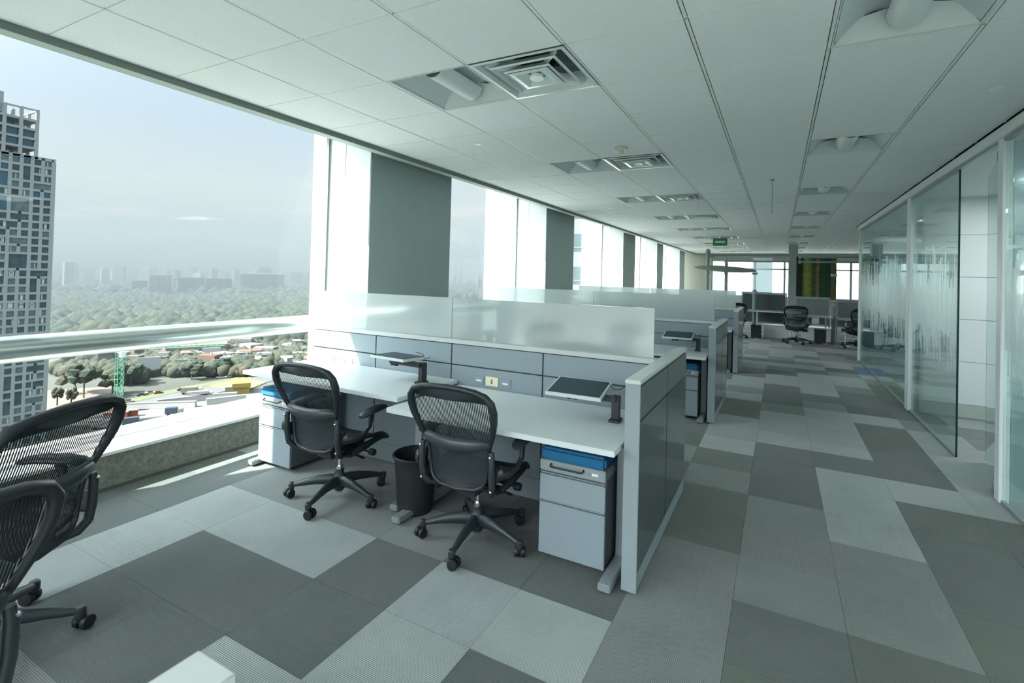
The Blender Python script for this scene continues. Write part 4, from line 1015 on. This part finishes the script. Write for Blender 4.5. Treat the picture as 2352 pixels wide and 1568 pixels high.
# city carpet: thousands of small houses
cm_ = [mat('house_%d' % k, c_, .9) for k, c_ in enumerate(((.17, .17, .165), (.10, .095, .09), (.06, .063, .066), (.13, .075, .055), (.28, .285, .28)))]
bms = [B() for _ in cm_]
def house(x, y, s, h):
    b_ = bms[rn.choice((0, 0, 1, 1, 2, 3, 4))]; a = rn.random() * PI
    bx(b_, -s, s, -s * .7, s * .7, 0, h, Matrix.Translation((x, y, GZ)) @ Matrix.Rotation(a, 4, 'Z'))
for _ in range(5200):
    px = rn.uniform(80, 760) if rn.random() < .85 else rn.uniform(1020, 1130); r_ = 1500 + 6200 * rn.random() ** .8
    v = at_z(px, 700, GZ); a = math.atan2(v.y, v.x); far = r_ / 1000
    big = rn.random() < .10
    house(r_ * math.cos(a), r_ * math.sin(a), rn.uniform(5, 13) * (1 + far * .2), rn.uniform(6, 16) * (1 + far * .08) + (rn.uniform(25, 60) if big else 0))
for _ in range(420):
    px = rn.uniform(118, 720); py = rn.uniform(770, 850) if rn.random() < .75 else rn.uniform(742, 760); v = at_z(px, py, GZ)
    house(v.x, v.y, rn.uniform(3, 8), rn.uniform(4, 11))
for b_, m_ in zip(bms, cm_): tag(mk('distant_houses', b_, m_), 'carpet of small %s houses across the valley' % ['cream', 'tan', 'grey', 'brick red', 'white'][cm_.index(m_)], 'houses', None, 'stuff')
# woods
FOL = [mat('foliage_%d' % k, c_, .95, noise=.4, nscale=.12) for k, c_ in enumerate(((.016, .027, .019), (.026, .038, .023), (.040, .046, .027), (.050, .046, .029)))]
ico = []
b0 = bmesh.new(); bmesh.ops.create_icosphere(b0, subdivisions=1, radius=1); iv = [v.co.copy() for v in b0.verts]; iff = [[v.index for v in f.verts] for f in b0.faces]; b0.free()
def blob(L_, c, r):
    V_, F_ = L_; o_ = len(V_)
    for v in iv: k = rn.uniform(.78, 1.2); V_.append((c[0] + v.x * r[0] * k, c[1] + v.y * r[1] * k, c[2] + v.z * r[2] * k))
    F_ += [[o_ + i for i in f] for f in iff]
LB = [([], []) for _ in FOL]
def canopy(px0, px1, py0, py1, n, s):
    for _ in range(n):
        v = at_z(rn.uniform(px0, px1), rn.uniform(py0, py1), GZ); q_ = s * rn.uniform(.6, 1.3)
        blob(LB[rn.choice((0, 0, 1, 1, 2)) if py0 < 790 else rn.choice((0, 1, 1, 2, 2, 3))], (v.x, v.y, GZ + q_ * .9), (q_, q_, q_ * 1.1))
canopy(100, 740, 684, 745, 6500, 8); canopy(100, 1112, 662, 690, 900, 12); canopy(118, 740, 745, 800, 1100, 9); canopy(120, 620, 800, 866, 1900, 3.6); canopy(400, 720, 800, 848, 1300, 4)
canopy(250, 330, 862, 885, 60, 4); canopy(1030, 1115, 662, 690, 300, 10)
for (V_, F_), m_ in zip(LB, FOL):
    me = bpy.data.meshes.new('woodland'); me.from_pydata(V_, [], F_); me.materials.append(m_); me.polygons.foreach_set('use_smooth', [True] * len(me.polygons)); o = bpy.data.objects.new('woodland', me); col.objects.link(o)
    tag(o, 'hazy %s tree canopy filling the valley' % ['dark green', 'green', 'olive', 'dry brown'][FOL.index(m_)], 'trees', None, 'stuff')
# single trees in front
def tree(px, py, hgt, wid, m_, label):
    v = at_z(px, py, GZ); t = thing('valley_tree', label, 'tree', (v.x, v.y, GZ), 0, 'single trees near the tan lot'); L_ = ([], [])
    for _ in range(16):
        a = rn.random() * 2 * PI; d_ = rn.random() ** .5 * wid * .6; blob(L_, (d_ * math.cos(a), d_ * math.sin(a), hgt * rn.uniform(.45, .9)), (wid * .34, wid * .34, hgt * .16))
    me = bpy.data.meshes.new('crown'); me.from_pydata(L_[0], [], L_[1]); me.materials.append(m_); o = bpy.data.objects.new('crown', me); col.objects.link(o); o.parent = t
    mk('trunk', tube(B(), [(0, 0, 0), (0, 0, hgt * .6)], .35, 6), mat('trunk_brown', (.10, .08, .06), .9), t)
for a in ((172, 905, 17, 9, FOL[3], 'brownish bushy tree at the edge of the tan lot'), (192, 915, 19, 10, FOL[1], 'tall green tree beside the brownish tree'), (131, 932, 9, 3, FOL[2], 'thin small tree on the tan lot beside the high rise'), (163, 932, 10, 3, FOL[3], 'thin dry tree in the middle of the tan lot'), (258, 905, 12, 7, FOL[2], 'olive tree behind the crane'), (300, 885, 13, 8, FOL[1], 'round green tree right of the crane top'), (440, 872, 12, 8, FOL[1], 'green tree above the highway'), (520, 862, 12, 8, FOL[0], 'dark tree above the highway near the desk')): tree(*a)
def pad(name, pts, m_, label, z=.3):
    bm = B(); P_ = [at_z(x, y, GZ) for x, y in pts]; top = [bm.verts.new((p.x, p.y, GZ + z)) for p in P_]; bot = [bm.verts.new((p.x, p.y, GZ - .5)) for p in P_]
    bm.faces.new(top); bm.faces.new(bot[::-1]); n_ = len(P_)
    for i in range(n_): bm.faces.new((top[i], bot[i], bot[(i + 1) % n_], top[(i + 1) % n_]))
    return struct(name, bm, m_, label=label)
pad('tan_lot', ((100, 898), (255, 888), (262, 905), (215, 938), (60, 960)), mat('tan_soil', (.15, .135, .11), .95, noise=.15, nscale=.1), 'tan bare lot below the window')
pad('highway', ((100, 950), (240, 930), (420, 893), (640, 852), (640, 872), (430, 918), (250, 955), (100, 975)), mat('asphalt_grey', (.085, .09, .094), .9, noise=.1, nscale=.2), 'grey highway crossing the valley below')
pad('verge', ((100, 962), (250, 938), (262, 942), (100, 968)), mat('verge_green', (.09, .10, .05), .95), 'green verge of the highway', .35)
pad('median', ((250, 928), (420, 890), (640, 849), (640, 855), (420, 899), (250, 937)), mat('median_green', (.09, .105, .055), .95), 'green median of the highway', .4)
pad('work_yard', ((120, 1075), (240, 960), (430, 925), (600, 890), (680, 900), (560, 990), (300, 1100)), mat('yard_concrete', (.135, .135, .132), .95, noise=.25, nscale=.15), 'pale concrete work yard below the window')
pad('grass_patch', ((480, 888), (560, 868), (610, 880), (560, 900)), mat('dry_grass', (.17, .165, .07), .95), 'yellow green lawn beside the highway', .5)
pad('dark_shed_ground', ((170, 1010), (250, 985), (270, 1010), (190, 1045)), mat('dark_ground', (.14, .15, .15), .95), 'dark ground at the foot of the crane', .6)
# vehicles and huts in the yard
VC = [(.34, .34, .335), (.14, .145, .15), (.22, .06, .03), (.03, .033, .036), (.08, .11, .15), (.2, .185, .14)]
vn = ['white', 'grey', 'orange red', 'black', 'blue', 'sand coloured']
def vehicle(px, py, l, k, n_, where_):
    v = at_z(px, py, GZ); th = R(58) + rn.uniform(-.3, .3); t = thing(n_, '%s %s %s' % (vn[k], n_.replace('_', ' '), where_), 'vehicle' if 'truck' in n_ or 'car' in n_ else 'container', (v.x, v.y, GZ + .35), th, 'vehicles and containers below the window')
    m_ = mat('paint_%d' % k, VC[k], .5)
    if n_ == 'yard_truck':
        mk('cargo_box', bx(B(), -l / 2, l / 2 - 2.4, -1.3, 1.3, 1.0, 3.8), m_, t); mk('cab', bx(B(), l / 2 - 2.2, l / 2, -1.2, 1.2, .6, 3.0, bev=.2), mat('paint_0', VC[0], .5), t)
        bm = B()
        for xx in (-l / 2 + 1.2, l / 2 - 1.2): lathe(bm, [(.5, -1.3), (.5, 1.3)], 10, Matrix.Translation((xx, 0, .5)) @ Matrix.Rotation(PI / 2, 4, 'X'))
        mk('wheel', bm, RUBBER, t)
    elif n_ == 'parked_car':
        mk('body', bx(B(), -2.2, 2.2, -.9, .9, .35, .95, bev=.15), m_, t); mk('cabin', bx(B(), -1.3, 1.0, -.8, .8, .95, 1.5, bev=.15), mat('paint_3', VC[3], .5), t)
        bm = B()
        for xx in (-1.4, 1.4): lathe(bm, [(.35, -.9), (.35, .9)], 10, Matrix.Translation((xx, 0, .35)) @ Matrix.Rotation(PI / 2, 4, 'X'))
        mk('wheel', bm, RUBBER, t)
    else:
        mk('container_shell', bx(B(), -l / 2, l / 2, -1.3, 1.3, 0, 2.8), m_, t); mk('roof_sheet', bx(B(), -l / 2 - .1, l / 2 + .1, -1.4, 1.4, 2.8, 2.95), mat('paint_1', VC[1], .5), t)
for px, py, l, k, n_, w_ in ((372, 938, 30, 0, 'long_container', 'along the upper yard edge'), (425, 925, 24, 0, 'long_container', 'below the highway near the crane'), (460, 915, 12, 0, 'yard_truck', 'at the end of the containers'), (440, 905, 10, 5, 'yard_truck', 'on the highway'),
                           (268, 962, 9, 2, 'long_container', 'left of the crane mast'), (292, 958, 8, 2, 'long_container', 'right of the crane mast'), (262, 974, 7, 2, 'long_container', 'low at the crane foot'), (300, 975, 6, 4, 'long_container', 'beside the orange red one'),
                           (240, 985, 9, 0, 'yard_truck', 'behind the chair tip'), (345, 985, 8, 3, 'yard_truck', 'in the middle of the yard'), (385, 978, 8, 1, 'yard_truck', 'in the middle of the yard'), (310, 1000, 8, 5, 'yard_truck', 'low in the yard'), (400, 955, 7, 4, 'yard_truck', 'by the red white canopy'),
                           (345, 905, 4, 0, 'parked_car', 'on the highway left part'), (325, 910, 4, 3, 'parked_car', 'on the highway near the crane'), (363, 905, 4, 2, 'parked_car', 'on the highway beside a white one'), (295, 925, 4, 0, 'parked_car', 'on the lower lane'), (525, 868, 4, 0, 'parked_car', 'far up the highway'), (505, 870, 4, 1, 'parked_car', 'far up the highway'), (417, 898, 4, 3, 'parked_car', 'on the middle of the highway'),
                           (490, 918, 22, 0, 'long_container', 'on the bright terrace'), (520, 925, 18, 0, 'long_container', 'lowest on the bright terrace'), (540, 900, 10, 5, 'long_container', 'beside the ochre building')): vehicle(px, py, l, k, n_, w_)
# tower crane: a green lattice mast
v = at_z(268, 1040, GZ); t = thing('tower_crane', 'green lattice tower crane in the work yard', 'crane', (v.x, v.y, GZ)); CG = mat('crane_green', (.05, .20, .13), .6)
hc = 38; bm = B()
for a, b in ((-1, -1), (1, -1), (1, 1), (-1, 1)): tube(bm, [(a * 1.0, b * 1.0, 0), (a * 1.0, b * 1.0, hc)], .14, 5)
for z in range(0, hc, 2):
    s = 1 if (z // 2) % 2 else -1
    for (a, b), (c_, d_) in (((-1, -1), (1, -1)), ((1, -1), (1, 1)), ((1, 1), (-1, 1)), ((-1, 1), (-1, -1))): tube(bm, [(a, b, z), (c_, d_, z + 2)], .09, 4); tube(bm, [(a, b, z), (c_, d_, z)], .08, 4)
mk('mast', bm, CG, t)
bm = B()
jl = 34
for yy, zz in ((-.6, 0), (.6, 0), (0, 1.2)): tube(bm, [(-9, yy, hc + 1 + zz), (jl, yy, hc + 1 + zz)], .10, 4)
for x in range(-9, jl - 1, 2):
    for s in (-.6, .6): tube(bm, [(x, s, hc + 1), (x + 1, 0, hc + 2.2), (x + 2, s, hc + 1)], .07, 4)
j_ = mk('jib', bm, CG, t); j_.rotation_euler = (0, 0, R(60))
mk('operator_cab', bx(B(), .9, 2.5, -.8, .8, hc - 1.5, hc + .8, bev=.1), WHITE, t)

# haze over the valley
hz = bpy.data.materials.new('valley_haze'); hz.use_nodes = True; t_ = hz.node_tree; t_.nodes.clear()
vo = t_.nodes.new('ShaderNodeVolumeScatter'); vo.inputs['Color'].default_value = (.74, .89, 1.0, 1); vo.inputs['Density'].default_value = 0.00034; vo.inputs['Anisotropy'].default_value = 0.0
ou = t_.nodes.new('ShaderNodeOutputMaterial'); va = t_.nodes.new('ShaderNodeVolumeAbsorption'); va.inputs['Color'].default_value = (.0, .0, .0, 1); va.inputs['Density'].default_value = 0.0011
vs_ = t_.nodes.new('ShaderNodeAddShader'); t_.links.new(vo.outputs[0], vs_.inputs[0]); t_.links.new(va.outputs[0], vs_.inputs[1]); t_.links.new(vs_.outputs[0], ou.inputs['Volume'])
hb = mk('haze', bx(B(), -9500, -300, -2500, 9500, GZ - 5, 60), hz); tag(hb, 'thin blue haze lying over the valley', 'haze', None, 'stuff')
sc.cycles.volume_bounces = 0
